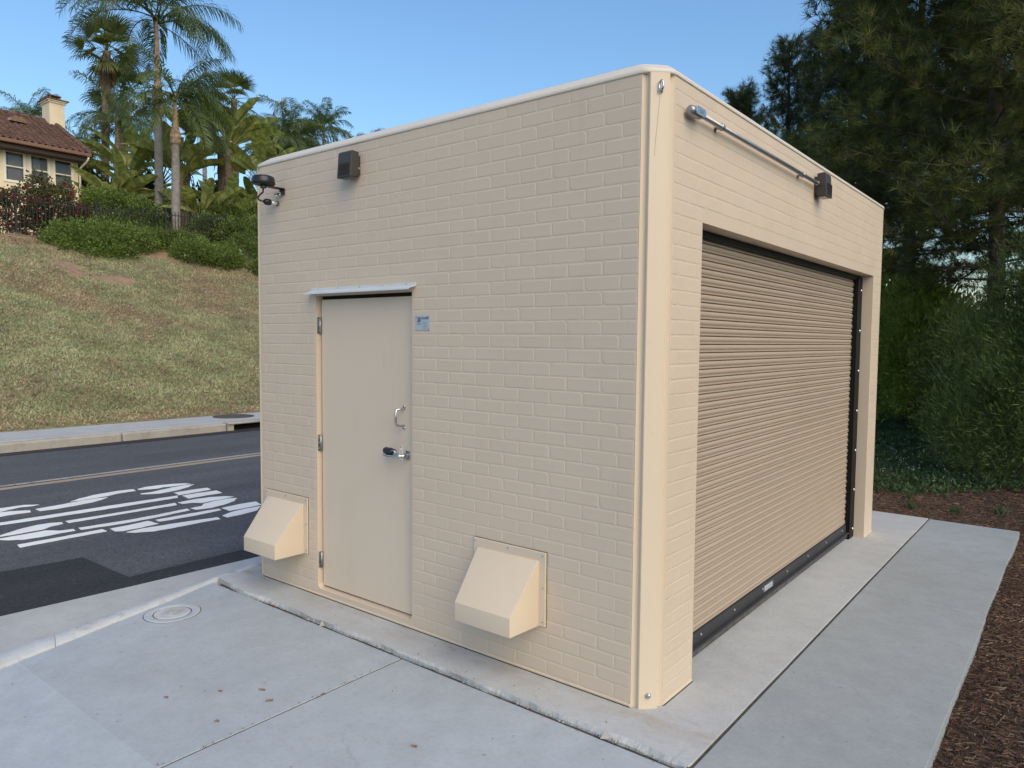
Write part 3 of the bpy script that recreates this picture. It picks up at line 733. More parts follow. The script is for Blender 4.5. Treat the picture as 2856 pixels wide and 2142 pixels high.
# roof cap with rolled edge
def cap_outline(off, z):
    c = 0.082; rr = 0.30; pts = []
    for (x, y, dx, dy) in ((0, 0, -1, 1), (0, YD, -1, -1), (XW, YD, 1, -1), (XW, 0, 1, 1)):
        ax, ay = (x + dx * off, y + dy * off)
        p0 = Vector((ax + dx * c, ay, z)); p1 = Vector((ax, ay + dy * c, z)); e0 = p0 + Vector((dx * c * rr, 0, 0)); e1_ = p1 + Vector((0, dy * c * rr, 0))
        seq = [e0, p0.lerp(e0, 0.35).lerp(p0.lerp(p1, 0.10), 0.4), p0.lerp(p1, 0.18), p0.lerp(p1, 0.5), p0.lerp(p1, 0.82), p1.lerp(e1_, 0.35).lerp(p1.lerp(p0, 0.10), 0.4), e1_]
        if dx * dy > 0: seq = seq[::-1]
        pts += [tuple(q) for q in seq]
    return pts
capm = MB().rings([cap_outline(o_, z_) for o_, z_ in ((0.012, HT - 0.003), (-0.003, HT - 0.001), (-0.0042, HT + 0.002), (-0.0036, HT + 0.012), (0.000, HT + 0.019), (0.006, HT + 0.024), (0.036, HT + 0.047), (0.042, HT + 0.051), (0.048, HT + 0.052), (0.0485, HT + 0.057), (0.065, HT + 0.058), (0.5, HT + 0.075))], True, False, True)
capm.build('roof_cap', 'paint_cap', sh, True)
# brick relief
CH, BL = 0.0631, 0.1795
def brick_mesh(L, H, seed, d=REC):
    r = random.Random(seed)
    j = 0.0070
    x0, x1, z0, z1 = j / 2 + r.uniform(-.0015, .0015), L - j / 2 + r.uniform(-.0015, .0015), j / 2 + r.uniform(-.001, .001), H - j / 2 + r.uniform(-.001, .001)
    cr = [min(H * 0.3, r.choice((0.003, 0.004, 0.004, 0.005, 0.005, 0.006, 0.013))) for _ in range(4)]
    yt = r.uniform(0.0, 0.0005)
    def ring(ins, y):
        a0, a1, b0, b1 = x0 + ins, x1 - ins, z0 + ins, z1 - ins; c = [max(0.001, q - ins * 0.3) for q in cr]
        return [(a0 + c[0], y, b0), (a1 - c[1], y, b0), (a1, y, b0 + c[1]), (a1, y, b1 - c[2]), (a1 - c[2], y, b1), (a0 + c[3], y, b1), (a0, y, b1 - c[3]), (a0, y, b0 + c[0])]
    m = MB().rings([ring(-0.0016, d + 0.0002), ring(0.0006, d * 0.50), ring(0.0032, d * 0.12 + yt * 0.5), ring(0.0060, yt)], True, False, True)
    me = bpy.data.meshes.new('brick'); me.from_pydata(m.v, [], m.f); me.materials.append(MATS['paint'])
    me.update()
    return me
BR = []   # (wall, u0, length, z0, height)
def rows():
    zt = HT; n = 0
    lines = [HT - 0.003] + [2.604 - CH * k for k in range(60)]
    for k in range(len(lines) - 1):
        z1, z0 = lines[k], lines[k + 1]
        if z1 < 0.02: break
        z0 = max(z0, 0.012)
        if z1 - z0 > 0.02: yield k, z0, z1
def subtract(iv, cut):
    out = []
    for a, b_ in iv:
        if cut[1] <= a or cut[0] >= b_: out.append((a, b_)); continue
        if cut[0] - a > 0.015: out.append((a, cut[0]))
        if b_ - cut[1] > 0.015: out.append((cut[1], b_))
    return out
rb = random.Random(99)
for k, z0, z1 in rows():
    ph = 0.0 if k % 2 == 1 else BL / 2
    iv = []
    for n in range(0, 18):
        a, b_ = -0.005 - ph - BL * (n + 1) + BL, -0.005 - ph - BL * n + BL
        if b_ > -C - 0.002: b_ = -C - 0.002
        if a < XW + C + 0.004: a = XW + C + 0.004
        if b_ - a > 0.02: iv.append((a, b_))
    if z0 < DZ1 + 0.035 and z1 > DZ0 - 0.01:
        iv = subtract(iv, (DX0 - 0.012, DX1 + 0.006)) if z0 < DZ1 - 0.005 and z1 > DZ0 else iv
    for a, b_ in iv:
        if z0 < DZ0 < z1 and a < DX1 and b_ > DX0 and False: continue
        zz0, zz1 = z0, z1
        if a < DX1 and b_ > DX0 and not (b_ <= DX0 - 0.01 or a >= DX1):
            if zz0 < DZ1 + 0.002 < zz1: zz0 = DZ1 + 0.004
            if zz0 < DZ0 - 0.002 < zz1: zz1 = DZ0 - 0.004
        if zz1 - zz0 > 0.02: BR.append(('f', a, b_ - a, zz0, zz1 - zz0))
    iv = []
    ph = 0.075 if k % 2 == 1 else 0.165
    for n in range(-1, 25):
        a, b_ = ph + BL * n, ph + BL * (n + 1)
        a = max(a, C + 0.002); b_ = min(b_, YD - C - 0.002)
        if b_ - a > 0.02: iv.append((a, b_))
    if z0 < OZ1:
        iv = subtract(iv, (OY0 - 0.008, OY1 + 0.008))
    for a, b_ in iv: BR.append(('s', a, b_ - a, z0, z1 - z0))
def area(b_):
    w_, u, L, z, H = b_
    P = Vector((u + L / 2, 0, z + H / 2)) if w_ == 'f' else Vector((0, u + L / 2, z + H / 2))
    v = Vector(CAM) - P; n = Vector((0, -1, 0)) if w_ == 'f' else Vector((1, 0, 0))
    return L * H * v.normalized().dot(n) / v.length_squared
HOODS = [(-0.994, -0.548), (-2.806, -2.355)]
def behind_hood(b_):
    return b_[0] == 'f' and b_[3] > 0.235 and b_[3] + b_[4] < 0.586 and any(h0 < b_[1] and b_[1] + b_[2] < h1 for h0, h1 in HOODS)
BR = [b_ for b_ in BR if not behind_hood(b_)]
BR.sort(key=area, reverse=True)
cache = {}
rest_v, rest_f = [], []
for n, (w_, u, L, z, H) in enumerate(BR):
    full = abs(L - BL) < 1e-4 and abs(H - CH) < 1e-4
    key = ('full', rb.randrange(14)) if full else (round(L, 4), round(H, 4), rb.randrange(5))
    if key not in cache: cache[key] = brick_mesh(L, H, int(L * 1e4) * 7 + int(H * 1e4) + key[2] * 131 if not full else key[1] * 17 + 3)
    me = cache[key]
    loc = (u, 0, z) if w_ == 'f' else (0, u, z); rot = (0, 0, 0) if w_ == 'f' else (0, 0, math.pi / 2)
    if n < 300: shared('brick', me, front_wall if w_ == 'f' else side_wall, loc, rot)
    else:
        M = Matrix.Translation(loc) @ Euler(rot).to_matrix().to_4x4(); o_ = len(rest_v)
        rest_v += [tuple(M @ v.co) for v in me.vertices]; rest_f += [tuple(i + o_ for i in p.vertices) for p in me.polygons]
mm = MB(); mm.v = rest_v; mm.f = rest_f
o = mm.build('brick_field', 'paint', sh); o['kind'] = 'stuff'

# personnel door
door = MB().box(DX0 + 0.012, DX1 - 0.010, DP, DP + 0.04, DZ0 + 0.016, DZ1 - 0.022).build('personnel_door', 'paint_door', sh, bevel=0.002)
MB().box(DX0 + 0.001, DX1 - 0.001, DP + 0.018, DP + 0.05, DZ0 + 0.009, DZ1 - 0.001).build('door_gasket', 'gap_dark', sh)
def hinge(z):
    h = MB().tube([(DX0 + 0.010, DP - 0.010, z), (DX0 + 0.010, DP - 0.010, z + 0.098)], 0.0075, 10)
    hh = h.build('hinge', 'zinc', door, True)
    p = MB(); p.box(DX0 + 0.0005, DX0 + 0.0025, 0.008, DP - 0.004, z, z + 0.098); p.build('hinge_leaf', 'zinc', hh)
    s_ = MB()
    for q in (0.016, 0.05, 0.082): s_.lathe([(0.003, 0), (0.003, 0.002), (0.001, 0.003)], (DX0 + 0.0025, 0.016, z + q), (1, 0, 0), 8)
    s_.build('screw', 'steel', hh)
for z in (1.598, 0.888, 0.167): hinge(z)
# pull handle
px = -1.548
hp = MB().tube([(px + 0.012, DP - 0.004, 1.192), (px + 0.008, DP - 0.018, 1.190), (px, DP - 0.048, 1.186), (px, DP - 0.054, 1.176), (px, DP - 0.054, 1.112), (px, DP - 0.048, 1.102), (px + 0.008, DP - 0.018, 1.098), (px + 0.012, DP - 0.004, 1.096)], 0.0065, 8).build('pull_handle', 'steel', door, True)
for z in (1.203, 1.085): MB().lathe([(0.009, 0), (0.009, 0.004), (0.004, 0.006)], (px + 0.012, DP, z), (0, -1, 0), 12).build('handle_foot', 'steel', hp, True)
# lever handle with rose
lx, lz = -1.508, 0.938
lh = MB().box(lx - 0.016, lx + 0.016, DP - 0.006, DP, lz - 0.026, lz + 0.026).build('lever_handle', 'steel', door, bevel=0.004)
MB().lathe([(0.015, 0), (0.015, 0.022), (0.011, 0.03), (0.010, 0.052)], (lx, DP - 0.006, lz), (0, -1, 0), 14).build('spindle', 'steel', lh, True)
MB().tube([(lx + 0.006, DP - 0.056, lz + 0.002), (lx - 0.014, DP - 0.060, lz), (lx - 0.05, DP - 0.062, lz - 0.004), (lx - 0.10, DP - 0.060, lz - 0.006), (lx - 0.138, DP - 0.052, lz - 0.002), (lx - 0.146, DP - 0.046, lz)], [0.011, 0.012, 0.0105, 0.010, 0.009, 0.006], 10).build('lever', 'steel', lh, True)
st = MB().box(-1.574, -1.551, DP - 0.0015, DP - 0.0002, 0.895, 0.985).build('indicator_label', 'white_label', door)
ar = MB()
ar.add([(-1.5655, DP - 0.002, 0.949), (-1.5625, DP - 0.002, 0.970), (-1.5595, DP - 0.002, 0.949)], [(0, 2, 1)])
ar.box(-1.5635, -1.5615, DP - 0.002, DP - 0.0016, 0.935, 0.95)
ar.box(-1.571, -1.555, DP - 0.002, DP - 0.0016, 0.976, 0.981); ar.box(-1.571, -1.555, DP - 0.002, DP - 0.0016, 0.899, 0.903)
ar.box(-1.5635, -1.5615, DP - 0.002, DP - 0.0016, 0.911, 0.922)
ar.build('printed_arrow', 'ink', st)
# drip cap above the door
dp = MB()
pf = [(0.0, 1.868), (-0.004, 1.868), (-0.0045, 1.853), (-0.052, 1.838), (-0.055, 1.829), (-0.053, 1.829), (-0.050, 1.8355), (0.0, 1.850)]
dp.extrude([(-2.309, y, z) for y, z in pf][::-1], (0.897, 0, 0))
dcap = dp.build('drip_cap', 'aluminium', sh)
for k in range(5): MB().lathe([(0.004, 0), (0.004, 0.002), (0.0015, 0.0035)], (-2.24 + 0.19 * k, -0.004, 1.861), (0, -1, 0), 10).build('rivet', 'steel', dcap)

# lifting eye and anchor bolt on the corner post
nrm = Vector((1, -1, 0)).normalized(); tng = Vector((1, 1, 0)).normalized()
ec = Vector((-0.036, 0.036, 2.585)) + nrm * 0.0
le = MB().lathe([(0.013, 0), (0.013, 0.003), (0.009, 0.006), (0.007, 0.014)], ec, nrm, 14).build('lifting_eye', 'steel', sh, True)
pts = [ec + nrm * 0.013 + Vector((0, 0, 1)) * 0.0 + (Vector((0, 0, 1)) * (0.019 - 0.019 * math.cos(a)) + (nrm * 0.35 + tng * 0.25).normalized() * 0.010 * math.sin(a)) for a in np.linspace(0, 2 * math.pi, 18)]
MB().tube(pts, 0.0048, 8, False).build('eye_ring', 'steel', le, True)
cr_ = MB().tube([ec + nrm * 0.0006 + Vector((0, 0, -0.02)), ec + nrm * 0.0008 - tng * 0.004 + Vector((0, 0, -0.06)), ec + nrm * 0.0008 - tng * 0.009 + Vector((0, 0, -0.13)), ec + nrm * 0.0008 - tng * 0.016 + Vector((0, 0, -0.2)), ec + nrm * 0.0006 - tng * 0.019 + Vector((0, 0, -0.26))], 0.0006, 5).build('hairline_crack', 'rough_trunk', sh)
MB().lathe([(0.0145, 0), (0.0145, 0.003), (0.010, 0.004), (0.010, 0.010), (0.006, 0.013)], Vector((-0.036, 0.036, 0.058)), nrm, 6).build('anchor_bolt', 'steel', sh)

# roll-up door
CX = -0.125
P_ = 0.0411
SY0, SY1 = OY0 + 0.055, 3.485
z0c = 0.118
nsl = int((2.062 - z0c) / P_) + 1
sm_ = MB()
prof = [(0.003, 0.0), (0.0085, 0.0010), (0.0105, 0.0035), (0.0100, 0.0070), (0.0055, 0.0090), (0.0050, 0.0104), (0.0090, 0.0140), (0.0120, 0.0205), (0.0127, 0.0270), (0.0112, 0.0330), (0.0072, 0.0370), (0.0020, 0.0386), (-0.006, 0.0388), (-0.008, 0.0)]
sm_.extrude([(x, 0, z) for x, z in prof], (0, SY1 - SY0, 0))
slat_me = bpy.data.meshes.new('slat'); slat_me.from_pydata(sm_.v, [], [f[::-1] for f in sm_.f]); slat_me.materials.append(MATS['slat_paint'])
slat_me.polygons.foreach_set('use_smooth', [len(p.vertices) == 4 for p in slat_me.polygons]); slat_me.update()
try: slat_me.set_sharp_from_angle(angle=math.radians(50))
except Exception: pass
rud = MB().box(CX - 0.03, CX - 0.012, SY0, SY1, 0.09, 2.09).build('roll_up_door', 'gap_dark', sh)
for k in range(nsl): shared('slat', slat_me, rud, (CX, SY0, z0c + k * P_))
bb = MB(); bb.box(CX - 0.01, CX + 0.022, SY0, SY1 + 0.01, 0.048, 0.116); bb.box(CX + 0.0225, CX + 0.045, SY0, SY1 + 0.01, 0.048, 0.056)
bbar = bb.build('bottom_bar', 'dark_metal', rud, bevel=0.003)
MB().tube([(CX + 0.012, SY0, 0.026), (CX + 0.012, SY1, 0.026)], 0.0225, 12).build('seal', 'rubber', rud, True)
for k in range(7): MB().lathe([(0.009, 0), (0.009, 0.004), (0.005, 0.007)], (CX + 0.022, 0.72 + 0.44 * k, 0.092), (1, 0, 0), 10).build('bolt', 'zinc', bbar)
tagm = MB().box(CX + 0.022, CX + 0.0245, 1.62, 1.78, 0.066, 0.104).build('maker_tag', 'ink_soft', bbar)
tg = MB()
rt = random.Random(4)
for q in (0.074, 0.085, 0.095):
    y = 1.635
    while y < 1.76:
        w_ = rt.uniform(0.006, 0.022); tg.box(CX + 0.0245, CX + 0.0250, y, min(y + w_, 1.77), q - 0.0022, q + 0.0022); y += w_ + 0.006
tg.build('tag_print', 'white_label', tagm)
def guide(y0, y1, inner):
    g_ = MB()
    xf = -0.078
    g_.box(xf - 0.012, xf, y0, y1, 0.0, 2.085)                   # face angle
    yi = y0 if inner > 0 else y1
    g_.box(CX - 0.045, xf - 0.012, yi - 0.006, yi + 0.006, 0.0, 2.085)
    g_.box(CX - 0.045, CX - 0.03, min(yi - 0.05 * inner, yi), max(yi - 0.05 * inner, yi), 0.0, 2.085)
    gg = g_.build('guide_rail', 'rail_black', sh, bevel=0.002)
    for k in range(7): MB().lathe([(0.0125, 0), (0.0125, 0.004), (0.011, 0.008), (0.006, 0.011)], (xf, (y0 + y1) / 2 + 0.012 * inner, 0.075 + 0.318 * k), (1, 0, 0), 10).build('bolt', 'steel', gg, True)
    return gg
gr = guide(3.49, OY1 - 0.003, 1)
guide(OY0 + 0.003, OY0 + 0.09, -1)
el = MB()
for k in range(0, nsl, 2): el.box(CX + 0.004, CX + 0.0165, SY1 - 0.004, SY1 + 0.003, z0c + k * P_ + 0.008, z0c + k * P_ + 0.026)
el.build('end_lock', 'zinc', rud)
MB().box(CX - 0.02, CX + 0.035, OY0 + 0.004, OY1 - 0.004, 2.064, OZ1 - 0.002).build('head_baffle', 'rail_black', sh)
MB().box(CX - 0.02, CX + 0.02, OY0 + 0.004, OY1 - 0.004, 0.0, 0.004).build('sill_strip', 'rubber', sh)

# ================================================================== THINGS FIXED TO THE SHELTER
# vent hoods
def hood(cx, label):
    o = empty('vent_hood', (cx, 0, 0.235)); tag(o, label, 'vent hood', 'vent hoods low on the front wall')
    w, zt, zb = 0.2235, 0.588, 0.236
    fg = MB().box(cx - w, cx + w, -0.009, -0.0005, zb, zt).build('flange', 'paint_smooth', o, bevel=0.004)
    MB().box(cx - w - 0.0022, cx + w + 0.0022, -0.0022, -0.0002, zb - 0.001, zt + 0.0028).build('sealant', 'rough_trunk', o)
    hw, fw_, d = 0.186, 0.168, 0.203
    bk = [(cx - hw, -0.009, zb), (cx + hw, -0.009, zb), (cx + hw, -0.009, 0.545), (cx - hw, -0.009, 0.545)]
    fr_ = [(cx - fw_, -d, zb - 0.003), (cx + fw_, -d, zb - 0.003), (cx + fw_, -d, 0.322), (cx - fw_, -d, 0.322)]
    top_ = [(cx - hw, -0.020, 0.545), (cx + hw, -0.020, 0.545)]
    h_ = MB().add(bk[:2] + top_[::-1] + fr_,
                  [(4, 5, 6, 7), (7, 6, 2, 3), (1, 2, 6, 5), (0, 4, 7, 3)])
    h_.add([bk[3], bk[2], top_[1], top_[0]], [(0, 3, 2, 1)])
    h_.add([bk[1], bk[2], top_[1]], [(0, 1, 2)]); h_.add([bk[0], top_[0], bk[3]], [(0, 1, 2)])
    me = h_
    ho = me.build('hood', 'paint_smooth', o)
    import bmesh
    bm = bmesh.new(); bm.from_mesh(ho.data); bmesh.ops.remove_doubles(bm, verts=bm.verts, dist=1e-5); bmesh.ops.recalc_face_normals(bm, faces=bm.faces); bm.to_mesh(ho.data); bm.free()
    so = ho.modifiers.new('solid', 'SOLIDIFY'); so.thickness = 0.004; so.offset = -1
    b = ho.modifiers.new('bevel', 'BEVEL'); b.width = 0.012; b.segments = 4; b.limit_method = 'ANGLE'; b.angle_limit = math.radians(25)
    ho.data.polygons.foreach_set('use_smooth', [True] * len(ho.data.polygons))
    try: ho.data.set_sharp_from_angle(angle=math.radians(80))
    except Exception: pass
    for x in (cx - w + 0.014, cx, cx + w - 0.014):
        for z in (zt - 0.016, (zt + zb) / 2 + 0.01, zb + 0.026):
            if x == cx and z < zt - 0.02: continue
            MB().lathe([(0.0055, 0), (0.0055, 0.002), (0.002, 0.0045)], (x, -0.009, z), (0, -1, 0), 8).build('screw', 'steel', fg)
hood(-0.771, 'beige vent hood right of the grey-beige door, nearest the corner')
hood(-2.580, 'beige vent hood left of the door, overlapping the street')

# wall lights
def wall_light(loc, rz, label):
    o = empty('wall_light', loc, rz); tag(o, label, 'wall light', 'wall lights high on the shelter')
    # local frame: x along wall, -y out of wall, z up
    MB().box(-0.050, 0.050, -0.026, -0.0005, -0.054, 0.052).build('back_box', 'fixture_bronze', o, bevel=0.004, local=True)
    w = 0.058
    sidep = [(-0.018, 0.068), (-0.062, 0.072), (-0.068, 0.06), (-0.079, -0.070), (-0.074, -0.073), (-0.018, -0.064)]
    hb = MB().extrude([(-w, y, z) for y, z in sidep], (2 * w, 0, 0)).build('housing', 'fixture_bronze', o, bevel=0.0025, local=True)
    def fy(z): return -0.068 - (0.06 - z) / 0.13 * 0.011
    for k in range(9):
        x = -0.043 + k * 0.0107
        za, zb = -0.062, 0.004
        MB().add([(x - 0.0026, fy(za) - 0.0006, za), (x + 0.0026, fy(za) - 0.0006, za), (x + 0.0026, fy(zb) - 0.0006, zb), (x - 0.0026, fy(zb) - 0.0006, zb),
                  (x - 0.0026, fy(za) + 0.003, za), (x + 0.0026, fy(za) + 0.003, za), (x + 0.0026, fy(zb) + 0.003, zb), (x - 0.0026, fy(zb) + 0.003, zb)],
                 [(0, 1, 2, 3), (4, 7, 6, 5), (0, 4, 5, 1), (1, 5, 6, 2), (2, 6, 7, 3), (3, 7, 4, 0)]).build('louvre_slot', 'gap_dark', hb, local=True)
        MB().box(x + 0.0042, x + 0.0062, fy(-0.062) - 0.0015, fy(0.0) + 0.003, za, 0.007).build('louvre_fin', 'fixture_bronze', hb, local=True)
    MB().box(-0.050, 0.050, -0.066, -0.022, -0.0735, -0.070).build('lens', 'lens_glass', o, local=True)
    MB().lathe([(0.0085, 0), (0.0085, 0.006), (0.005, 0.010)], (0.050, -0.016, -0.022), (1, 0, 0), 10).build('photocell', 'zinc', o, local=True)
wall_light((-1.905, 0, 2.534), 0.0, 'dark bronze wall light above the door on the front wall')
wall_light((0.0, 2.055, 2.534), math.pi / 2, 'dark bronze wall light at the end of the conduit over the roll-up door')

# conduit run on the side wall
cd = empty('conduit', (0, 1.0, 2.53)); tag(cd, 'grey metal conduit run along the top of the side wall', 'conduit')
zc, xo = 2.535, 0.033
MB().tube([(xo, 0.30, zc), (xo, 1.985, zc)], 0.0105, 12).build('pipe', 'zinc', cd, True)
for y in (0.50, 1.68):
    s_ = MB().lathe([(0.0145, -0.011), (0.016, -0.008), (0.016, 0.008), (0.0145, 0.011)], (xo, y, zc), (0, 1, 0), 12)
    s_.box(0.0, xo, y - 0.008, y + 0.008, zc - 0.006, zc + 0.006)
    s_.box(0.0, 0.004, y - 0.010, y + 0.010, zc - 0.014, zc + 0.014)
    s_.build('strap', 'zinc', cd, True)
bd = MB().lathe([(0.010, 0.300), (0.014, 0.288), (0.019, 0.275), (0.0215, 0.25), (0.0215, 0.20), (0.020, 0.183), (0.012, 0.175)], (xo - 0.004, 0, zc), (0, 1, 0), 16).build('conduit_body', 'zinc', cd, True)
cv = MB()
prof = [(0.0, 0.016), (0.010, 0.014), (0.016, 0.006), (0.016, -0.006), (0.010, -0.014), (0, -0.016)]
cv.extrude([(xo + 0.0185, y, zc + z) for y, z in ((0.190, 0.010), (0.197, 0.016), (0.273, 0.016), (0.280, 0.010), (0.280, -0.010), (0.273, -0.016), (0.197, -0.016), (0.190, -0.010))], (0.005, 0, 0))
cvo = cv.build('cover_plate', 'steel', bd, bevel=0.0015)
MB().box(xo + 0.0235, xo + 0.0245, 0.215, 0.255, zc - 0.006, zc + 0.006).build('cover_panel', 'zinc', cvo)
MB().lathe([(0.013, 0), (0.013, 0.02)], (xo, 1.955, zc), (0, 1, 0), 10).build('connector', 'steel', cd)

# antenna puck on a bracket by the street corner
an = empty('antenna', (-2.60, 0, 2.48)); tag(an, 'black round antenna puck on bracket at the street end of the wall', 'antenna')
ax_, ay_, az_ = -2.595, -0.135, 2.497
MB().lathe([(0.055, -0.002), (0.069, 0.002), (0.071, 0.008), (0.067, 0.036), (0.061, 0.046), (0.046, 0.051), (0.012, 0.053)], (ax_, ay_, az_), seg=36).build('dome', 'black_plastic', an, True)
MB().lathe([(0.017, -0.022), (0.017, -0.002)], (ax_, ay_, az_), seg=8).build('mount_nut', 'black_plastic', an)
br_ = MB().box(ax_ - 0.028, ax_ + 0.028, ay_ - 0.02, -0.001, az_ - 0.008, az_ - 0.004)
br_.box(ax_ - 0.028, ax_ + 0.028, -0.004, -0.0005, az_ - 0.042, az_ - 0.004)
br_.box(ax_ - 0.028, ax_ + 0.028, -0.045, -0.001, az_ - 0.042, az_ - 0.038)
bo = br_.build('bracket', 'dark_metal', an, bevel=0.0015)
ub = MB()
for q in (-0.016, 0.016):
    ub.lathe([(0.0045, -0.05), (0.0045, -0.034)], (ax_ + q, -0.03, az_), seg=8); ub.lathe([(0.008, -0.049), (0.008, -0.044)], (ax_ + q, -0.03, az_), seg=6)
ub.build('u_bolt', 'steel', bo)
sx_, sz_ = -2.648, 2.408
MB().lathe([(0.0125, 0.0), (0.0125, 0.052)], (sx_, 0, sz_), (0, -1, 0), 14).build('pipe_stub', 'aluminium', an, True)
MB().lathe([(0.016, 0.0), (0.016, 0.006)], (sx_, 0, sz_), (0, -1, 0), 14).build('wall_seal', 'rubber', an)
MB().lathe([(0.012, 0.048), (0.0185, 0.054), (0.0205, 0.066), (0.019, 0.085), (0.012, 0.096), (0.005, 0.100)], (sx_, 0, sz_), (0, -1, 0), 14).build('cable_gland', 'black_plastic', an, True)
cb = [Vector((ax_, ay_, az_ - 0.02)), Vector((ax_ - 0.002, ay_, az_ - 0.045)), Vector((ax_ - 0.014, ay_ - 0.004, az_ - 0.052)), Vector((ax_ - 0.032, ay_ - 0.006, az_ - 0.060)), Vector((ax_ - 0.050, ay_ - 0.006, az_ - 0.074)), Vector((sx_ - 0.002, -0.13, sz_ + 0.004)), Vector((sx_, -0.112, sz_)), Vector((sx_, -0.095, sz_))]
MB().tube(cb, 0.0052, 8).build('cable', 'black_plastic', an, True)

# data plate beside the door
dpt = empty('data_plate', (-1.36, 0, 1.655)); tag(dpt, 'small silver data plate with black print right of the door', 'sign')
pl = MB().box(-1.413, -1.308, -0.003, -0.0005, 1.616, 1.694).build('plate', 'plate_metal', dpt)
def inkbox(m, u0, v0, u1, v1):   # fractions of plate width / height from the top left
    m.box(-1.413 + 0.105 * u0, -1.413 + 0.105 * u1, -0.0036, -0.0030, 1.694 - 0.078 * v1, 1.694 - 0.078 * v0)
ik = MB(); r3 = random.Random(8)
for row, (v0, v1) in enumerate(((0.14, 0.22),)):
    for u0, u1 in ((0.43, 0.47), (0.48, 0.52), (0.53, 0.57), (0.61, 0.67), (0.68, 0.73), (0.74, 0.79), (0.80, 0.85), (0.86, 0.90)): inkbox(ik, u0, v0, u1, v1)
# wordmark block
ik.add([(-1.413 + 0.105 * u, -0.0036, 1.694 - 0.078 * v) for u, v in ((0.12, 0.14), (0.37, 0.14), (0.37, 0.20), (0.12, 0.20))], [(3, 2, 1, 0)])
ik.add([(-1.413 + 0.105 * u, -0.0036, 1.694 - 0.078 * v) for u, v in ((0.12, 0.36), (0.25, 0.36), (0.37, 0.42), (0.12, 0.42))], [(3, 2, 1, 0)])
for q in range(4):
    ik.add([(-1.413 + 0.105 * u, -0.0036, 1.694 - 0.078 * v) for u, v in ((0.12, 0.21 + 0.04 * q), (0.16, 0.21 + 0.04 * q), (0.37, 0.25 + 0.04 * q), (0.37, 0.285 + 0.035 * q))], [(3, 2, 1, 0)])
for u0 in (0.12, 0.21, 0.30):
    inkbox(ik, u0, 0.56, u0 + 0.07, 0.60)
ik.build('print_dark', 'ink', pl)
is_ = MB()
for v0, a, b_ in ((0.275, 0.44, 0.90), (0.45, 0.48, 0.86), (0.57, 0.48, 0.84), (0.69, 0.60, 0.78), (0.47, 0.12, 0.36)):
    u = a
    while u < b_ - 0.02:
        w_ = r3.uniform(0.02, 0.05); inkbox(is_, u, v0, min(u + w_, b_), v0 + 0.028); u += w_ + 0.012
for a in ((0.56, 0.73, 0.81, 0.74), (0.56, 0.86, 0.81, 0.87), (0.56, 0.74, 0.572, 0.86), (0.798, 0.74, 0.81, 0.86)): inkbox(is_, *a)
is_.build('print_soft', 'ink_soft', pl)
for x in (-1.407, -1.314):
    for z in (1.622, 1.688): MB().lathe([(0.0035, 0), (0.0035, 0.002), (0.001, 0.003)], (x, -0.003, z), (0, -1, 0), 8).build('rivet', 'steel', pl)

# padlock hung on the lever
pk = empty('padlock', (-1.60, DP - 0.06, 0.95)); tag(pk, 'black padlock with steel shackle hooked on the door lever', 'padlock')
MB().lathe([(0.010, 0), (0.0165, 0.004), (0.0185, 0.010), (0.0185, 0.058), (0.0165, 0.066), (0.011, 0.070)], (-1.635, DP - 0.058, 0.960), (1, 0, 0), 8).build('body', 'black_plastic', pk)
MB().tube([(-1.566, DP - 0.050, 0.968), (-1.552, DP - 0.048, 0.968), (-1.542, DP - 0.050, 0.958), (-1.538, DP - 0.056, 0.946), (-1.542, DP - 0.064, 0.958), (-1.552, DP - 0.068, 0.966), (-1.566, DP - 0.068, 0.968)], 0.0032, 8).build('shackle', 'steel', pk, True)

# ================================================================== HOUSE ON THE HILL
hs = empty('house', (-32, 6, 4.9)); tag(hs, 'cream stucco house with red clay tile roof behind the iron fence', 'house')
HX = -29.0
wins = [(6.66, 7.26), (7.45, 8.04), (8.23, 8.83), (4.9, 5.5), (4.1, 4.7)]
WZ0, WZ1 = 7.07, 8.10
m = MB()
def hq(y0, y1, z0, z1, x=HX): m.add([(x, y0, z0), (x, y1, z0), (x, y1, z1), (x, y0, z1)], [(0, 1, 2, 3)])
edges_ = sorted(wins)
hq(-4, 9.05, 4.4, WZ0); hq(-4, 9.05, WZ1, 8.42)
prev = -4
for a, b_ in edges_: hq(prev, a, WZ0, WZ1); prev = b_
hq(prev, 9.05, WZ0, WZ1)
for a, b_ in edges_:
    for ya in (a, b_): m.add([(HX, ya, WZ0), (HX - 0.1, ya, WZ0), (HX - 0.1, ya, WZ1), (HX, ya, WZ1)], [(0, 1, 2, 3)])
    for za in (WZ0, WZ1): m.add([(HX, a, za), (HX - 0.1, a, za), (HX - 0.1, b_, za), (HX, b_, za)], [(0, 1, 2, 3)])
m.add([(HX, 9.05, 4.4), (HX - 7, 9.05, 4.4), (HX - 7, 9.05, 8.42), (HX - 3.0, 9.05, 10.1), (HX, 9.05, 8.42)], [(0, 1, 2, 3, 4)])
m.add([(HX, -4, 4.4), (HX - 7, -4, 4.4), (HX - 7, -4, 8.42), (HX - 3.0, -4, 10.1), (HX, -4, 8.42)], [(4, 3, 2, 1, 0)])
m.add([(HX - 7, -4, 4.4), (HX - 7, 9.05, 4.4), (HX - 7, 9.05, 8.42), (HX - 7, -4, 8.42)], [(3, 2, 1, 0)])
m.build('wall', 'stucco', hs)
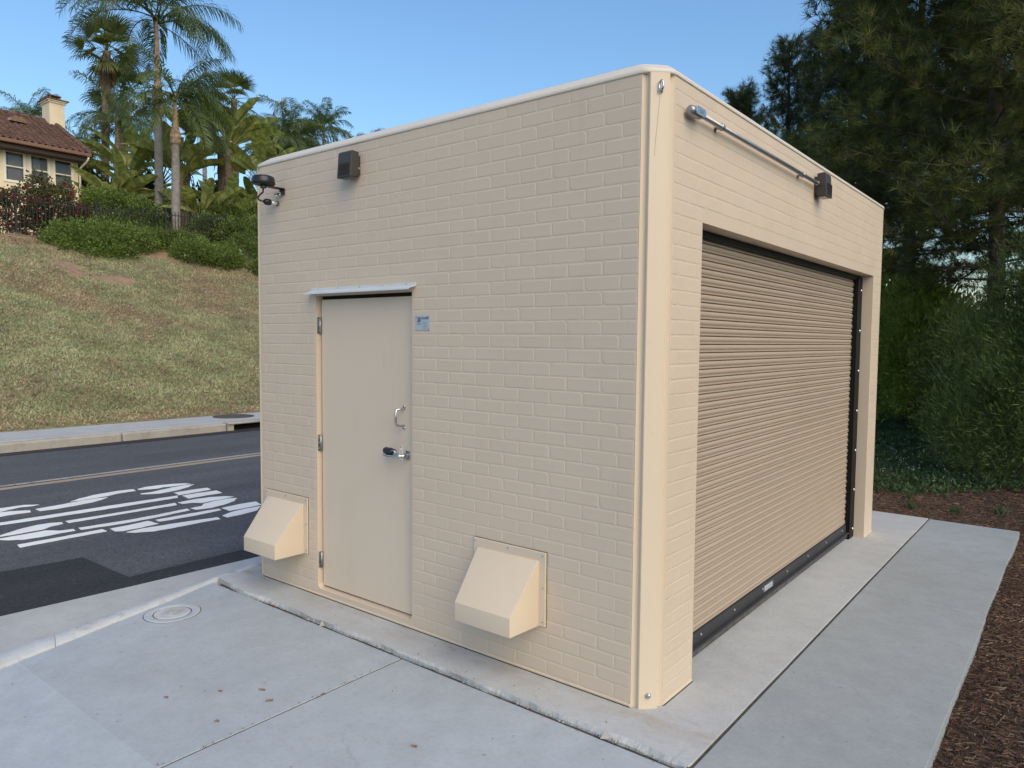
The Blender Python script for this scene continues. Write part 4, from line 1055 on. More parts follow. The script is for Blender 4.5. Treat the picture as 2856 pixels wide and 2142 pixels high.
for n, (a, b_) in enumerate(wins):
    f = MB()
    t = 0.055
    for y0, y1, z0, z1 in ((a - t, a + 0.03, WZ0 - t, WZ1 + t), (b_ - 0.03, b_ + t, WZ0 - t, WZ1 + t), (a + 0.03, b_ - 0.03, WZ1 - 0.03, WZ1 + t), (a + 0.03, b_ - 0.03, WZ0 - t, WZ0 + 0.03), (a + 0.03, b_ - 0.03, 7.555, 7.595)):
        f.box(HX - 0.05, HX + 0.03, y0, y1, z0, z1)
    w_ = f.build('window', 'trim_white', hs)
    MB().add([(HX - 0.03, a, WZ0), (HX - 0.03, b_, WZ0), (HX - 0.03, b_, WZ1), (HX - 0.03, a, WZ1)], [(0, 1, 2, 3)]).build('pane', 'window_glass', w_)
    bl = MB()
    k = 26 if n != 1 else 26
    for q in range(k):
        z = WZ0 + 0.02 + (WZ1 - WZ0 - 0.04) * q / k
        bl.add([(HX - 0.055, a + 0.01, z), (HX - 0.055, b_ - 0.01, z), (HX - 0.077, b_ - 0.01, z + 0.022), (HX - 0.077, a + 0.01, z + 0.022)], [(0, 1, 2, 3)])
    bl.build('blind', 'blind', w_)
    if n in (0, 1):
        MB().add([(HX - 0.11, a + 0.12, WZ0), (HX - 0.11, a + 0.36 + 0.2 * (n == 0), WZ0), (HX - 0.11, a + 0.34 + 0.2 * (n == 0), WZ1), (HX - 0.11, a + 0.14, WZ1)], [(0, 1, 2, 3)]).build('curtain', 'curtain', w_)
    MB().box(HX - 0.6, HX - 0.2, a - 0.05, b_ + 0.05, WZ0 - 0.05, WZ1 + 0.05).build('room', 'room_dark', w_)
# tiled roof, two slopes
def tile_slope(x0, z0, x1, z1, y0, y1):
    L = math.hypot(x1 - x0, z1 - z0); nr = int(L / 0.25); ncol = int((y1 - y0) / 0.22) * 8
    ux, uz = (x1 - x0) / L, (z1 - z0) / L; nx_, nz_ = -uz, ux
    if nz_ < 0: nx_, nz_ = -nx_, -nz_
    yv = np.linspace(y0, y1, ncol + 1); wave = 0.030 * np.sin(yv / 0.22 * 2 * math.pi) + 0.012 * np.sin(yv / 0.22 * 4 * math.pi)
    rg = []; rr = np.random.default_rng(2)
    for r in range(nr):
        jit = rr.normal(0, 0.004, ncol + 1)
        for s_, h in ((0.0, 0.035), (0.97, 0.005)):
            d = (r + s_) * L / nr; hh = h + wave + jit + (0.0 if s_ else 0.014)
            rg.append(np.stack([x0 + ux * d + nx_ * hh, yv, z0 + uz * d + nz_ * hh], -1))
    V = np.concatenate(rg); n_ = ncol + 1; K = len(rg)
    idx = np.arange(K * n_).reshape(K, n_)
    F_ = np.stack([idx[:-1, :-1], idx[:-1, 1:], idx[1:, 1:], idx[1:, :-1]], -1).reshape(-1, 4)
    return V, F_
V, F_ = tile_slope(-28.36, 8.37, -32.0, 10.20, -4.3, 9.28)
rf = obj_np('roof', V, F_, 'clay_tile', hs)
V, F_ = tile_slope(-36.6, 8.37, -32.0, 10.20, -4.3, 9.28)
obj_np('rear_slope', V, F_, 'clay_tile', rf)
rd_ = MB()
for k in range(34): rd_.lathe([(0.085, 0), (0.10, 0.42)], (-32.0, -4.3 + k * 0.4, 10.20), (0, 1, 0), 10)
rd_.build('ridge_tiles', 'clay_tile', rf, True)
rk = MB()
for k in range(10):
    t0, t1 = k / 10, (k + 1.08) / 10
    p0 = Vector((-28.36 - 3.64 * t0, 9.27, 8.40 + 1.83 * t0)); p1 = Vector((-28.36 - 3.64 * t1, 9.27, 8.40 + 1.83 * t1))
    rk.tube([p0, p1], [0.11, 0.09], 10)
rk.build('rake_tiles', 'clay_tile', rf, True)
MB().add([(-28.42, -4.3, 8.30), (-28.42, 9.26, 8.30), (-32.0, 9.26, 10.12), (-32.0, -4.3, 10.12)], [(0, 1, 2, 3)]).build('roof_deck', 'fascia_dark', rf)
MB().add([(-28.36, 9.25, 8.32), (-32, 9.25, 10.15), (-36.6, 9.25, 8.32), (-36.6, 9.25, 8.14), (-32, 9.25, 9.97), (-28.36, 9.25, 8.14)], [(0, 1, 4, 5), (1, 2, 3, 4)]).build('barge_board', 'gutter_brown', rf)
MB().box(-28.42, -28.27, -4.3, 9.26, 8.26, 8.385).build('gutter', 'gutter_brown', hs, bevel=0.02)
MB().box(-29.0, -28.43, -4.3, 9.24, 8.10, 8.26).build('eave', 'fascia_dark', hs)
MB().tube([(-28.34, 9.17, 8.27), (-28.36, 9.16, 8.16), (-28.85, 9.09, 7.92), (-28.92, 9.08, 7.80), (-28.92, 9.08, 4.6)], 0.038, 8).build('downspout', 'trim_white', hs, True)
ch = MB().box(-32.25, -31.5, 9.02, 9.58, 4.5, 10.87).build('chimney', 'stucco', hs)
c2 = MB(); c2.box(-32.29, -31.46, 8.98, 9.62, 10.850, 10.910); c2.box(-32.33, -31.42, 8.94, 9.66, 10.912, 10.970)
c2.build('chimney_band', 'stucco', ch, bevel=0.01)
MB().box(-32.38, -31.37, 8.89, 9.71, 10.972, 11.002).build('chimney_slab', 'gutter_brown', ch)
c3 = MB(); c3.box(-32.1, -31.65, 9.1, 9.5, 11.003, 11.050)
for a in ((-32.1, 9.1), (-31.69, 9.1), (-32.1, 9.46), (-31.69, 9.46)): c3.box(a[0], a[0] + 0.04, a[1], a[1] + 0.04, 11.050, 11.170)
c3.box(-32.12, -31.63, 9.08, 9.52, 11.170, 11.200)
c3.build('chimney_cap', 'gutter_brown', ch)
# half-round attic vent in the roof
av = MB(); yc, xv, zv = 7.62, -30.75, 9.60
pts = [(xv + 0.20, yc + 0.27 * math.cos(a), zv - 0.03 + 0.20 * math.sin(a)) for a in np.linspace(0, math.pi, 12)]
pb = [(xv - 0.30, yc + 0.27 * math.cos(a), zv + 0.06 + 0.13 * math.sin(a)) for a in np.linspace(0, math.pi, 12)]
av.rings([pts, pb], False)
avo = av.build('attic_vent', 'vent_clay', rf, True)
MB().add(pts, [tuple(range(12))]).build('vent_opening', 'gap_dark', avo)
for k in range(5):
    z = zv - 0.015 + 0.038 * k; hw = 0.27 * math.sqrt(max(0.02, 1 - ((z - zv + 0.03) / 0.20) ** 2))
    MB().box(xv + 0.195, xv + 0.215, yc - hw, yc + hw, z, z + 0.018).build('vent_slat', 'vent_clay', avo)

# ================================================================== IRON FENCE
fx, fzb = -24.45, None
fe = empty('iron_fence', (fx, 8, 4.7)); tag(fe, 'black iron picket fence along the top of the slope', 'fence')
FY0, FY1 = 3.2, 16.5
def fz(y): return float(hill_z(fx, y)) - 0.02
pm = MB().box(-0.011, 0.011, -0.011, 0.011, 0.06, 1.26)
pm.add([(-0.008, -0.008, 1.26), (0.008, -0.008, 1.26), (0.008, 0.008, 1.26), (-0.008, 0.008, 1.26), (0, 0, 1.31)], [(0, 1, 4), (1, 2, 4), (2, 3, 4), (3, 0, 4)])
pme = bpy.data.meshes.new('picket'); pme.from_pydata(pm.v, [], pm.f); pme.materials.append(MATS['iron'])
pom = MB().box(-0.03, 0.03, -0.03, 0.03, -0.2, 1.34); pom.lathe([(0.03, 1.34), (0.042, 1.36), (0.03, 1.39), (0.006, 1.41)], seg=8)
pome = bpy.data.meshes.new('post'); pome.from_pydata(pom.v, [], pom.f); pome.materials.append(MATS['iron'])
y = FY0; k = 0
while y < FY1:
    if k % 20 == 0:
        shared('post', pome, fe, (fx, y, fz(y)))
        y1 = min(y + 20 * 0.115, FY1)
        for h in (0.16, 1.13):
            MB().extrude([(fx - 0.012, y, fz(y) + h), (fx + 0.012, y, fz(y) + h), (fx + 0.012, y, fz(y) + h + 0.03), (fx - 0.012, y, fz(y) + h + 0.03)], (0, y1 - y, fz(y1) - fz(y))).build('rail', 'iron', fe)
    else: shared('picket', pme, fe, (fx, y, fz(y)))
    y += 0.115; k += 1
bf = empty('board_fence', (-25.6, 8.0, 4.8)); tag(bf, 'low brown board fence between the house and the hedge', 'fence')
for k in range(9):
    y = 7.55 + k * 0.15
    MB().box(-25.72, -25.70, y, y + 0.14, 4.5, 6.0 + RND.uniform(-.03, .03)).build('board', 'board_brown', bf)

# ================================================================== PLANT BUILDERS
def unit(v): return v / np.maximum(np.linalg.norm(v, axis=-1, keepdims=True), 1e-9)
def rand_dirs(rg, n):
    v = rg.normal(size=(n, 3)); return unit(v)
def leaf_quads(P, Dr, L, Wd, rg, fold=0.25, spin=None):
    """diamond leaves: base, left, tip, right"""
    n = len(P); Dr = unit(Dr)
    s = np.cross(Dr, rand_dirs(rg, n) if spin is None else spin); s = unit(s)
    up = np.cross(s, Dr)
    L = np.broadcast_to(L, (n,))[:, None]; Wd = np.broadcast_to(Wd, (n,))[:, None]
    mid = P + Dr * L * 0.45 + up * Wd * fold
    V = np.stack([P, mid + s * Wd * 0.5, P + Dr * L, mid - s * Wd * 0.5], 1).reshape(-1, 3)
    F_ = np.arange(4 * n).reshape(n, 4)
    return V, F_
def lobes_points(lobes, n, rg, inner=0.55):
    """clumped points near the surfaces of a set of ellipsoids (cx,cy,cz,rx,ry,rz)"""
    lobes = np.array(lobes, float)
    vol = (lobes[:, 3] * lobes[:, 4] + lobes[:, 4] * lobes[:, 5] + lobes[:, 3] * lobes[:, 5]); pr = vol / vol.sum()
    which = rg.choice(len(lobes), n, p=pr)
    d = rand_dirs(rg, n); r = inner + (1.05 - inner) * rg.random(n) ** 0.6
    # lumpy surface
    r = r * (1 + 0.16 * np.sin(d[:, 0] * 5 + which) * np.cos(d[:, 2] * 6 + which * 2) + 0.10 * np.sin(d[:, 1] * 9 + which * 3))
    return lobes[which, :3] + d * r[:, None] * lobes[which, 3:6], d
def shrub(name, lobes, label, cat, mat, n_tips, per, L, Wd, seed, group=None, flowers=None, inner=0.5, up=0.35, spread=0.07, stem_mat='twig', aspect_jit=0.35, floor=None):
    rg = np.random.default_rng(seed)
    lo = np.array(lobes, float)
    base = (float(np.average(lo[:, 0])), float(np.average(lo[:, 1])), float((lo[:, 2] - lo[:, 5]).min()))
    o = empty(name, base); tag(o, label, cat, group)
    T, d = lobes_points(lobes, n_tips, rg, inner)
    if floor is not None:
        fzv = floor(T[:, 0], T[:, 1]); T[:, 2] = np.maximum(T[:, 2], fzv + 0.03)
    P = np.repeat(T, per, 0) + rg.normal(0, spread, (n_tips * per, 3))
    dd = np.repeat(d, per, 0) * 0.7 + rand_dirs(rg, len(P)) * 0.8 + np.array([0, 0, up])
    V, F_ = leaf_quads(P, dd, L * rg.uniform(1 - aspect_jit, 1 + aspect_jit, len(P)), Wd * rg.uniform(0.75, 1.25, len(P)), rg)
    obj_np('foliage', V, F_, mat, o, False, per, seed)
    sm = MB()
    for k in range(14):
        j = rg.integers(len(T)); lb = lo[rg.integers(len(lo))]
        b0 = np.array([lb[0] + rg.uniform(-.3, .3) * lb[3], lb[1] + rg.uniform(-.3, .3) * lb[4], lb[2] - lb[5] * 0.95])
        e = T[j]; mid = (b0 + e) / 2 + rg.normal(0, 0.06, 3)
        sm.tube([b0, mid, e], [0.016, 0.010, 0.004], 5)
    sm.build('stem', stem_mat, o)
    if flowers:
        fm, nf, fl_, fw2 = flowers
        T2, d2 = lobes_points(lobes, nf, rg, 0.97)
        per2 = 6
        P = np.repeat(T2 + d2 * 0.03, per2, 0) + rg.normal(0, fl_ * 0.4, (nf * per2, 3))
        V, F_ = leaf_quads(P, rand_dirs(rg, len(P)) + np.repeat(d2, per2, 0), fl_, fw2, rg)
        obj_np('flowers', V, F_, fm, o)
    return o

# ---- feather palm fronds
def frond_mesh(L, e0, e1, seed, leaflet=0.55, n=64, mat='queen_leaf', droop=0.75):
    rg = np.random.default_rng(seed); S = 24
    s = np.linspace(0, 1, S); el = e0 + (e1 - e0) * s ** 1.25
    x = np.concatenate([[0], np.cumsum(np.cos(el[:-1]) * L / (S - 1))]); z = np.concatenate([[0], np.cumsum(np.sin(el[:-1]) * L / (S - 1))])
    path = np.stack([x, 0.05 * L * np.sin(s * 2 + seed), z], -1)
    Vs, Fs = [], []
    off = 0
    rad = 0.022 * (1 - s) + 0.004        # rachis
    for i in range(S):
        a = np.array([0, 1.0, 0]); u = np.array([-math.sin(el[i]), 0, math.cos(el[i])])
        for q in range(4):
            t = q * math.pi / 2 + 0.78
            Vs.append(path[i] + (a * math.cos(t) + u * math.sin(t)) * rad[i])
    for i in range(S - 1):
        for q in range(4): Fs.append((i * 4 + q, i * 4 + (q + 1) % 4, (i + 1) * 4 + (q + 1) % 4, (i + 1) * 4 + q))
    off = len(Vs)
    for side in (-1, 1):
        for k in range(n):
            t = 0.16 + 0.84 * (k + rg.uniform(-.3, .3)) / n; t = min(max(t, 0.1), 0.999)
            i = t * (S - 1); i0 = int(i); fr = i - i0; p = path[i0] * (1 - fr) + path[min(i0 + 1, S - 1)] * fr; e = el[i0]
            tang = np.array([math.cos(e), 0, math.sin(e)]); nor = np.array([-math.sin(e), 0, math.cos(e)]); sd = np.array([0, side, 0])
            ll = leaflet * (0.55 + 0.75 * math.sin(math.pi * min(1, t * 0.9 + 0.08))) * rg.uniform(0.85, 1.1)
            d0 = unit(tang * 0.55 + sd * 0.85 + nor * rg.uniform(-0.45, 0.55)); g = np.array([0, 0, -1.0])
            d1 = unit(d0 + g * droop * rg.uniform(0.5, 1.2)); d2 = unit(d0 * 0.6 + g * droop * 2.0 * rg.uniform(0.7, 1.1))
            w = 0.016 * rg.uniform(0.8, 1.2); wv = unit(np.cross(d0, nor) * 0.6 + tang * 0.6) * w
            q0 = p; q1 = p + d0 * ll * 0.35; q2 = q1 + d1 * ll * 0.35; q3 = q2 + d2 * ll * 0.32
            Vs += [q0 - wv * .6, q0 + wv * .6, q1 - wv, q1 + wv, q2 - wv * .8, q2 + wv * .8, q3 - wv * .1, q3 + wv * .1]
            Fs += [(off, off + 1, off + 3, off + 2), (off + 2, off + 3, off + 5, off + 4), (off + 4, off + 5, off + 7, off + 6)]; off += 8
    return mesh_np('frond', np.array(Vs), np.array(Fs), mat)
FR = {}
def get_frond(kind, L):
    key = (kind, round(L, 1))
    if key not in FR:
        e0, e1, dr = {'up': (1.25, -0.1, 0.7), 'mid': (0.85, -1.0, 0.8), 'low': (0.35, -1.35, 0.9), 'hang': (-0.2, -1.5, 0.6)}[kind]
        FR[key] = [frond_mesh(L, e0 + 0.1 * (v - 1), e1 + 0.12 * (v - 1), 10 + v + hash(kind) % 7 * 0 + len(kind), L * 0.17, int(30 + L * 12), 'queen_leaf', dr) for v in range(2)]
    return FR[key]
def trunk_mesh(base, top, r0, r1, bulge=None, rings=40, seg=14, lean=0.0, ringamp=0.04, seed=0):
    base, top = np.array(base, float), np.array(top, float); rg = np.random.default_rng(seed); R_ = []
    for i in range(rings + 1):
        t = i / rings; c = base + (top - base) * t + np.array([lean * math.sin(math.pi * t), 0, 0])
        r = r0 + (r1 - r0) * t
        r *= 1 + ringamp * (1 if i % 2 else -1)
        if bulge: r += bulge[1] * math.exp(-((t - bulge[0]) / bulge[2]) ** 2)
        R_.append([tuple(c + np.array([math.cos(a), math.sin(a), 0]) * r * (1 + rg.normal(0, 0.015))) for a in (2 * math.pi * q / seg for q in range(seg))])
    return MB().rings(R_, True, True, True)
def queen_palm(base, top, r, Lf, label, plan, seed, boots=1.7, group='feather palms on the hill'):
    """plan: list of (kind, azimuth degrees, tilt)"""
    rg = random.Random(seed)
    o = empty('feather_palm', base); tag(o, label, 'palm', group)
    top = Vector(top); base = Vector(base)
    trunk_mesh(base, top, r * 1.12, r * 0.86, None, 60, 14, 0.02, 0.022, seed).build('trunk', 'palm_trunk', o, True)
    if boots:
        trunk_mesh(top - Vector((0, 0, 0.05)), top + Vector((0, 0, boots)), r * 0.95, r * 0.30, (0.14, r * 0.42, 0.16), 22, 12, 0.02, 0.06, seed + 1).build('leaf_bases', 'palm_boots', o)
        hub = top + Vector((0, 0, boots - 0.1))
    else: hub = top
    for kind, az, tilt in plan:
        me = get_frond(kind, Lf)[rg.randrange(2)]
        s_ = rg.uniform(0.9, 1.08)
        shared('frond', me, o, tuple(hub + Vector((0, 0, rg.uniform(-0.25, 0.1)))), (math.radians(rg.uniform(-12, 12)), math.radians(-tilt), math.radians(az)), (s_, s_, s_))
    return o

# ---- fan palm leaves
def fan_mesh(Rr, pet, seed, mat='fan_leaf', n=26, spread=2.6, droop=0.5, split=0.45):
    rg = np.random.default_rng(seed); Vs, Fs = [], []; off = 0
    w = 0.02
    path = [np.array([t * pet, 0, -0.10 * pet * t * t]) for t in np.linspace(0, 1, 5)]
    for p in path: Vs += [p + np.array([0, w, 0]), p + np.array([0, 0, w]), p - np.array([0, w, 0])]
    for i in range(4):
        for q in range(3): Fs.append((i * 3 + q, i * 3 + (q + 1) % 3, (i + 1) * 3 + (q + 1) % 3, (i + 1) * 3 + q))
    off = len(Vs); c = path[-1]
    for k in range(n):
        a0 = -spread / 2 + spread * k / n; a1 = -spread / 2 + spread * (k + 1) / n; am = (a0 + a1) / 2
        r_ = Rr * (0.72 + 0.28 * math.cos(am * 0.75)) * rg.uniform(0.92, 1.06); z1 = 0.04 * (1 if k % 2 else -1)
        dz = -droop * Rr * (0.5 + 0.5 * rg.random())
        def pt(a, rr, z): return c + np.array([math.cos(a) * rr, math.sin(a) * rr, z])
        q = [pt(a0, 0.03, 0), pt(a1, 0.03, 0), pt(a1, r_ * split, 0.0), pt(am, r_ * split, z1 * 1.2), pt(a0, r_ * split, 0.0)]
        tip1 = pt(am + rg.uniform(-.03, .03), r_ * 0.8, dz * 0.35); w2 = (a1 - a0) * r_ * 0.22; pr = np.array([-math.sin(am), math.cos(am), 0])
        tip2 = pt(am, r_ * 0.98, dz)
        Vs += [q[0], q[1], q[2], q[4], tip1 - pr * w2, tip1 + pr * w2, tip2 - pr * w2 * .15, tip2 + pr * w2 * .15]
        Fs += [(off, off + 1, off + 2, off + 3), (off + 3, off + 2, off + 5, off + 4), (off + 4, off + 5, off + 7, off + 6)]; off += 8
    return mesh_np('fan_leaf', np.array(Vs), np.array(Fs), mat)
FANS = {'green': [fan_mesh(0.95, 0.9, s, 'fan_leaf', 26, 2.9, 0.35) for s in (1, 2)], 'yellow': [fan_mesh(0.85, 0.8, 5, 'fan_leaf_yellow', 22, 2.4, 0.2)],
        'dead': [fan_mesh(0.9, 0.5, s, 'fan_dead', 20, 1.0, 0.1, 0.25) for s in (8, 9)]}
def fan_palm(base, top, r, label, seed, n=20, dead=24, size=1.0, skirt=True, yellow=()):
    rg = random.Random(seed)
    o = empty('fan_palm', base); tag(o, label, 'palm', 'fan palms on the hill')
    top = Vector(top)
    trunk_mesh(base, top, r * 1.1, r, None, 50, 12, 0.05, 0.06, seed).build('trunk', 'rough_trunk', o)
    for k in range(n):
        t = (k + 0.5) / n
        el = math.radians(82 - 120 * t + rg.uniform(-8, 8)); az = k * 2.399 + rg.uniform(-.2, .2)
        me = rg.choice(FANS['green']); s_ = size * rg.uniform(0.85, 1.1)
        shared('fan_leaf', me, o, tuple(top), (rg.uniform(-.35, .35), -el, az), (s_, s_, s_))
    for az, el in yellow:
        shared('yellow_fan_leaf', FANS['yellow'][0], o, tuple(top), (rg.uniform(-.6, .6) + 1.2, -math.radians(el), math.radians(az)), (size,) * 3)
    if skirt:
        for k in range(dead):
            az = k * 2.399 + 0.4; zz = rg.uniform(-0.9, 0.0); s_ = size * rg.uniform(0.8, 1.05)
            shared('dead_leaf', rg.choice(FANS['dead']), o, tuple(top + Vector((0, 0, zz + 0.2))), (rg.uniform(-.3, .3), math.radians(rg.uniform(70, 84)), az), (s_, s_, s_))
    return o

# ---- giant bird of paradise
def strel_mesh(pet, L, Wd, seed, tilt=0.0):
    rg = np.random.default_rng(seed); Vs, Fs = [], []; S = 14
    s = np.linspace(0, 1, 9); bend = rg.uniform(0.1, 0.4)
    path = [np.array([math.sin(bend * t) * pet * t * 0.5, 0, pet * t]) for t in s]
    rad = 0.032 * (1 - 0.55 * s)
    for p, r in zip(path, rad):
        for q in range(4): Vs.append(p + np.array([math.cos(q * 1.5708), math.sin(q * 1.5708), 0]) * r)
    for i in range(8):
        for q in range(4): Fs.append((i * 4 + q, i * 4 + (q + 1) % 4, (i + 1) * 4 + (q + 1) % 4, (i + 1) * 4 + q))
    ns = len(Fs)
    p = path[-1].copy(); ang = 1.40 - bend - tilt; off = len(Vs); st = L / S
    mids = []
    for i in range(S + 1):
        mids.append((p.copy(), ang)); p = p + np.array([math.cos(ang), 0, math.sin(ang)]) * st; ang -= rg.uniform(0.0, 0.085)
    def width(t): return Wd * 0.5 * (math.sin(math.pi * min(1, (t * 0.93 + 0.07))) ** 0.6) * (1 - 0.25 * t)
    fold = rg.uniform(0.3, 0.75)
    for side in (-1, 1):
        shift = 0.0
        for i in range(S):
            if rg.random() < 0.33: shift = rg.uniform(-0.16, 0.16)
            (a, ea), (b, eb) = mids[i], mids[i + 1]
            ta, tb = i / S, (i + 1) / S
            na = np.array([-math.sin(ea), 0, math.cos(ea)]); nb = np.array([-math.sin(eb), 0, math.cos(eb)])
            ra = unit(np.array([math.cos(ea), 0, math.sin(ea)]) * 0.30 + np.array([0, side, 0]) + na * (fold + shift)); rb_ = unit(np.array([math.cos(eb), 0, math.sin(eb)]) * 0.30 + np.array([0, side, 0]) + nb * (fold + shift * 0.8))
            wa, wb = width(ta), width(tb)
            gap = 0.012 * (rg.random() < 0.3)
            m1 = a + ra * wa * 0.55; m2 = b + rb_ * wb * 0.55
            e1 = a + ra * wa + np.array([0, 0, -0.10 * wa]); e2 = b + rb_ * wb * (1 - gap * 3) + np.array([0, 0, -0.10 * wb])
            Vs += [a, b, m2, m1, e2, e1]; Fs += [(off, off + 1, off + 2, off + 3), (off + 3, off + 2, off + 4, off + 5)]; off += 6
    me = mesh_np('leaf', np.array(Vs), np.array(Fs), 'strelitzia', False)
    me.materials.append(MATS['strelitzia_stalk'])
    mi = np.zeros(len(Fs), dtype=np.int32); mi[:ns] = 1
    me.polygons.foreach_set('material_index', mi)
    return me
STREL = [strel_mesh(0.75 + 0.22 * (s % 3), 1.65, 0.62, s, 0.12 * (s % 4)) for s in range(8)]
def strelitzia(base, crown, label, seed, n=12, size=1.0, flat=1.0, face=None):
    """fan of paddle leaves at the head of a short stem"""
    rg = random.Random(seed)
    o = empty('giant_bird_of_paradise', base); tag(o, label, 'plant', 'giant bird of paradise plants on the hill')
    crown = Vector(crown); base = Vector(base)
    if (crown - base).length > 0.5:
        st_ = MB(); 
        st_.tube([base, base.lerp(crown, 0.5) + Vector((rg.uniform(-.08, .08), rg.uniform(-.08, .08), 0)), crown], [0.14, 0.15, 0.17], 10)
        for k in range(26):
            a = rg.uniform(0, 6.28); t = rg.uniform(0.3, 1.0); q = base.lerp(crown, t) + Vector((math.cos(a) * 0.15, math.sin(a) * 0.15, 0))
            st_.tube([q, q + Vector((math.cos(a) * 0.12, math.sin(a) * 0.12, -0.05)), q + Vector((math.cos(a) * 0.18, math.sin(a) * 0.18, -0.35))], [0.03, 0.025, 0.008], 4)
        st_.build('stem', 'rough_trunk', o)
    plane = math.radians(rg.uniform(45, 85) if face is None else face)
    for k in range(n):
        t = (k + 0.5) / n * 2 - 1
        tilt = (abs(t) ** 1.1) * 0.85 * flat + rg.uniform(-.08, .08)
        az = plane + rg.uniform(-.55, .55) + (0 if t > 0 else math.pi)
        tw = rg.choice((-1, 1)) * rg.uniform(0.5, 1.6)
        s_ = size * rg.uniform(0.78, 1.1)
        e = (Matrix.Rotation(az, 3, 'Z') @ Matrix.Rotation(tilt, 3, 'Y') @ Matrix.Rotation(tw, 3, 'Z')).to_euler()
        shared('leaf', rg.choice(STREL), o, tuple(crown + Vector((0, 0, rg.uniform(-0.25, 0.1)))), tuple(e), (s_, s_, s_))
    return o

# ================================================================== HILL PLANTS
gz = lambda x, y: float(hill_z(x, y))
def plan(n, kinds, seed, az0=0):
    r = random.Random(seed); out = []
    for k in range(n):
        t = k / max(1, n - 1); kind = kinds[min(len(kinds) - 1, int(t * len(kinds)))]
        out.append((kind, az0 + k * 137.5 + r.uniform(-12, 12), r.uniform(-8, 8)))
    return out
fan_palm((-35.0, 12.35, 5.0), (-35.05, 12.75, 14.75), 0.17, 'tall fan palm with a skirt of dry brown leaves', 1, 28, 34, 1.0, True, ((-40, -30), (20, -25)))
queen_palm((-27.4, 11.3, 5.0), (-27.55, 11.42, 10.2), 0.165, 3.6, 'tallest feather palm with grey ringed trunk in the middle', [('up', 80, 10), ('up', 200, 0), ('up', -60, 5), ('mid', 60, 0), ('mid', 95, -5), ('mid', 10, 0), ('mid', 150, 0), ('mid', -90, 0), ('mid', -130, 0), ('low', 230, 0), ('low', 110, 10), ('low', -80, 8), ('low', -60, 0), ('low', 0, -5), ('low', 180, 0), ('mid', -30, 12), ('low', -110, 0), ('low', 60, 0), ('mid', 250, 0), ('up', 120, 10), ('up', 20, 5), ('low', 30, 0), ('low', 150, 5), ('hang', 75, 0)], 2, 3.8)
queen_palm((-25.35, 10.9, 4.75), (-25.42, 11.0, 8.7), 0.155, 2.7, 'shorter feather palm behind the fence with peeling leaf bases', [('up', 80, 0), ('up', 60, 12), ('up', -80, 0), ('mid', 100, 10), ('mid', 70, 5), ('mid', 20, 0), ('mid', 180, 0), ('low', 95, 0), ('low', 60, 0), ('low', -70, 0), ('low', -100, 0), ('low', 140, 0), ('hang', 100, 0), ('hang', 45, 0), ('hang', -60, 0), ('hang', 0, 0), ('hang', -110, 0), ('low', 20, 0), ('mid', -60, 0), ('mid', 130, 0), ('low', 170, 0), ('hang', 80, 0)], 3, 1.8)
fan_palm((-36.5, 13.9, 5.0), (-36.5, 14.1, 13.4), 0.2, 'mid-height fan palm with yellow leaves behind the tall trunks', 4, 22, 12, 1.05, True, ((-60, -35), (-20, -45), (-100, -30)))
queen_palm((-33.6, 12.3, 5.0), (-33.5, 12.45, 9.7), 0.15, 2.7, 'feather palm drooping below the fan palms', plan(18, ['up', 'mid', 'low', 'low', 'hang'], 5), 5)
queen_palm((-42.0, 14.6, 5.0), (-42.2, 14.6, 10.0), 0.15, 2.4, 'dark feather palm just right of the house roof', plan(16, ['up', 'mid', 'low', 'hang'], 6), 6)
queen_palm((-54.0, 15.8, 5.0), (-54.0, 15.8, 14.2), 0.16, 3.0, 'distant feather palm showing above the roof ridge', plan(14, ['up', 'mid', 'low'], 7), 7)
fan_palm((-36.0, 19.75, 5.0), (-36.05, 19.75, 14.6), 0.17, 'small-headed fan palm above the paddle leaves', 8, 24, 12, 0.95, True)
queen_palm((-31.6, 20.6, 5.0), (-31.6, 20.6, 10.2), 0.16, 3.1, 'bushy feather palm rising behind the shelter roof', plan(44, ['up', 'mid', 'mid', 'low', 'low', 'hang', 'hang'], 9), 9)
queen_palm((-30.2, 18.9, 5.0), (-30.2, 18.9, 9.3), 0.15, 2.8, 'leafy feather palm left of the bushy one', plan(30, ['up', 'mid', 'low', 'low', 'hang'], 13), 13)
queen_palm((-33.8, 24.0, 5.0), (-33.8, 24.0, 12.0), 0.15, 2.2, 'slim feather palm peeking behind the bushy one', plan(14, ['up', 'up', 'mid', 'low'], 10), 10)
queen_palm((-32.4, 25.4, 5.0), (-32.4, 25.4, 9.9), 0.15, 2.8, 'rightmost feather palm half hidden by the shelter roof', plan(22, ['up', 'mid', 'low'], 11), 11)
queen_palm((-43.1, 21.9, 5.0), (-43.1, 21.9, 14.0), 0.15, 3.0, 'faint feather palm behind the shorter palm trunk', plan(14, ['up', 'mid', 'low'], 12), 12)
strelitzia((-30.1, 11.2, 5.0), (-30.1, 11.25, 7.9), 'paddle-leaved plant left of the tallest palm trunk', 21, 21, 1.0)
strelitzia((-28.4, 9.9, 5.0), (-28.4, 9.9, 6.3), 'low paddle-leaved plant beside the house corner', 22, 19, 1.0, 1.15)
strelitzia((-28.3, 10.75, 5.0), (-28.3, 10.75, 5.9), 'low paddle-leaved plant arching behind the hedge', 23, 18, 0.95, 1.2)
strelitzia((-28.6, 12.7, 5.0), (-28.6, 12.75, 8.1), 'paddle-leaved plant between the palms', 24, 19, 1.05)
strelitzia((-27.7, 14.4, 5.0), (-27.7, 14.45, 9.5), 'tallest paddle-leaved plant with shaggy brown stem', 25, 24, 0.95, 1.15)
strelitzia((-25.7, 12.05, 4.8), (-25.7, 12.05, 6.0), 'paddle-leaved plant right of the shorter palm', 26, 19, 0.85)
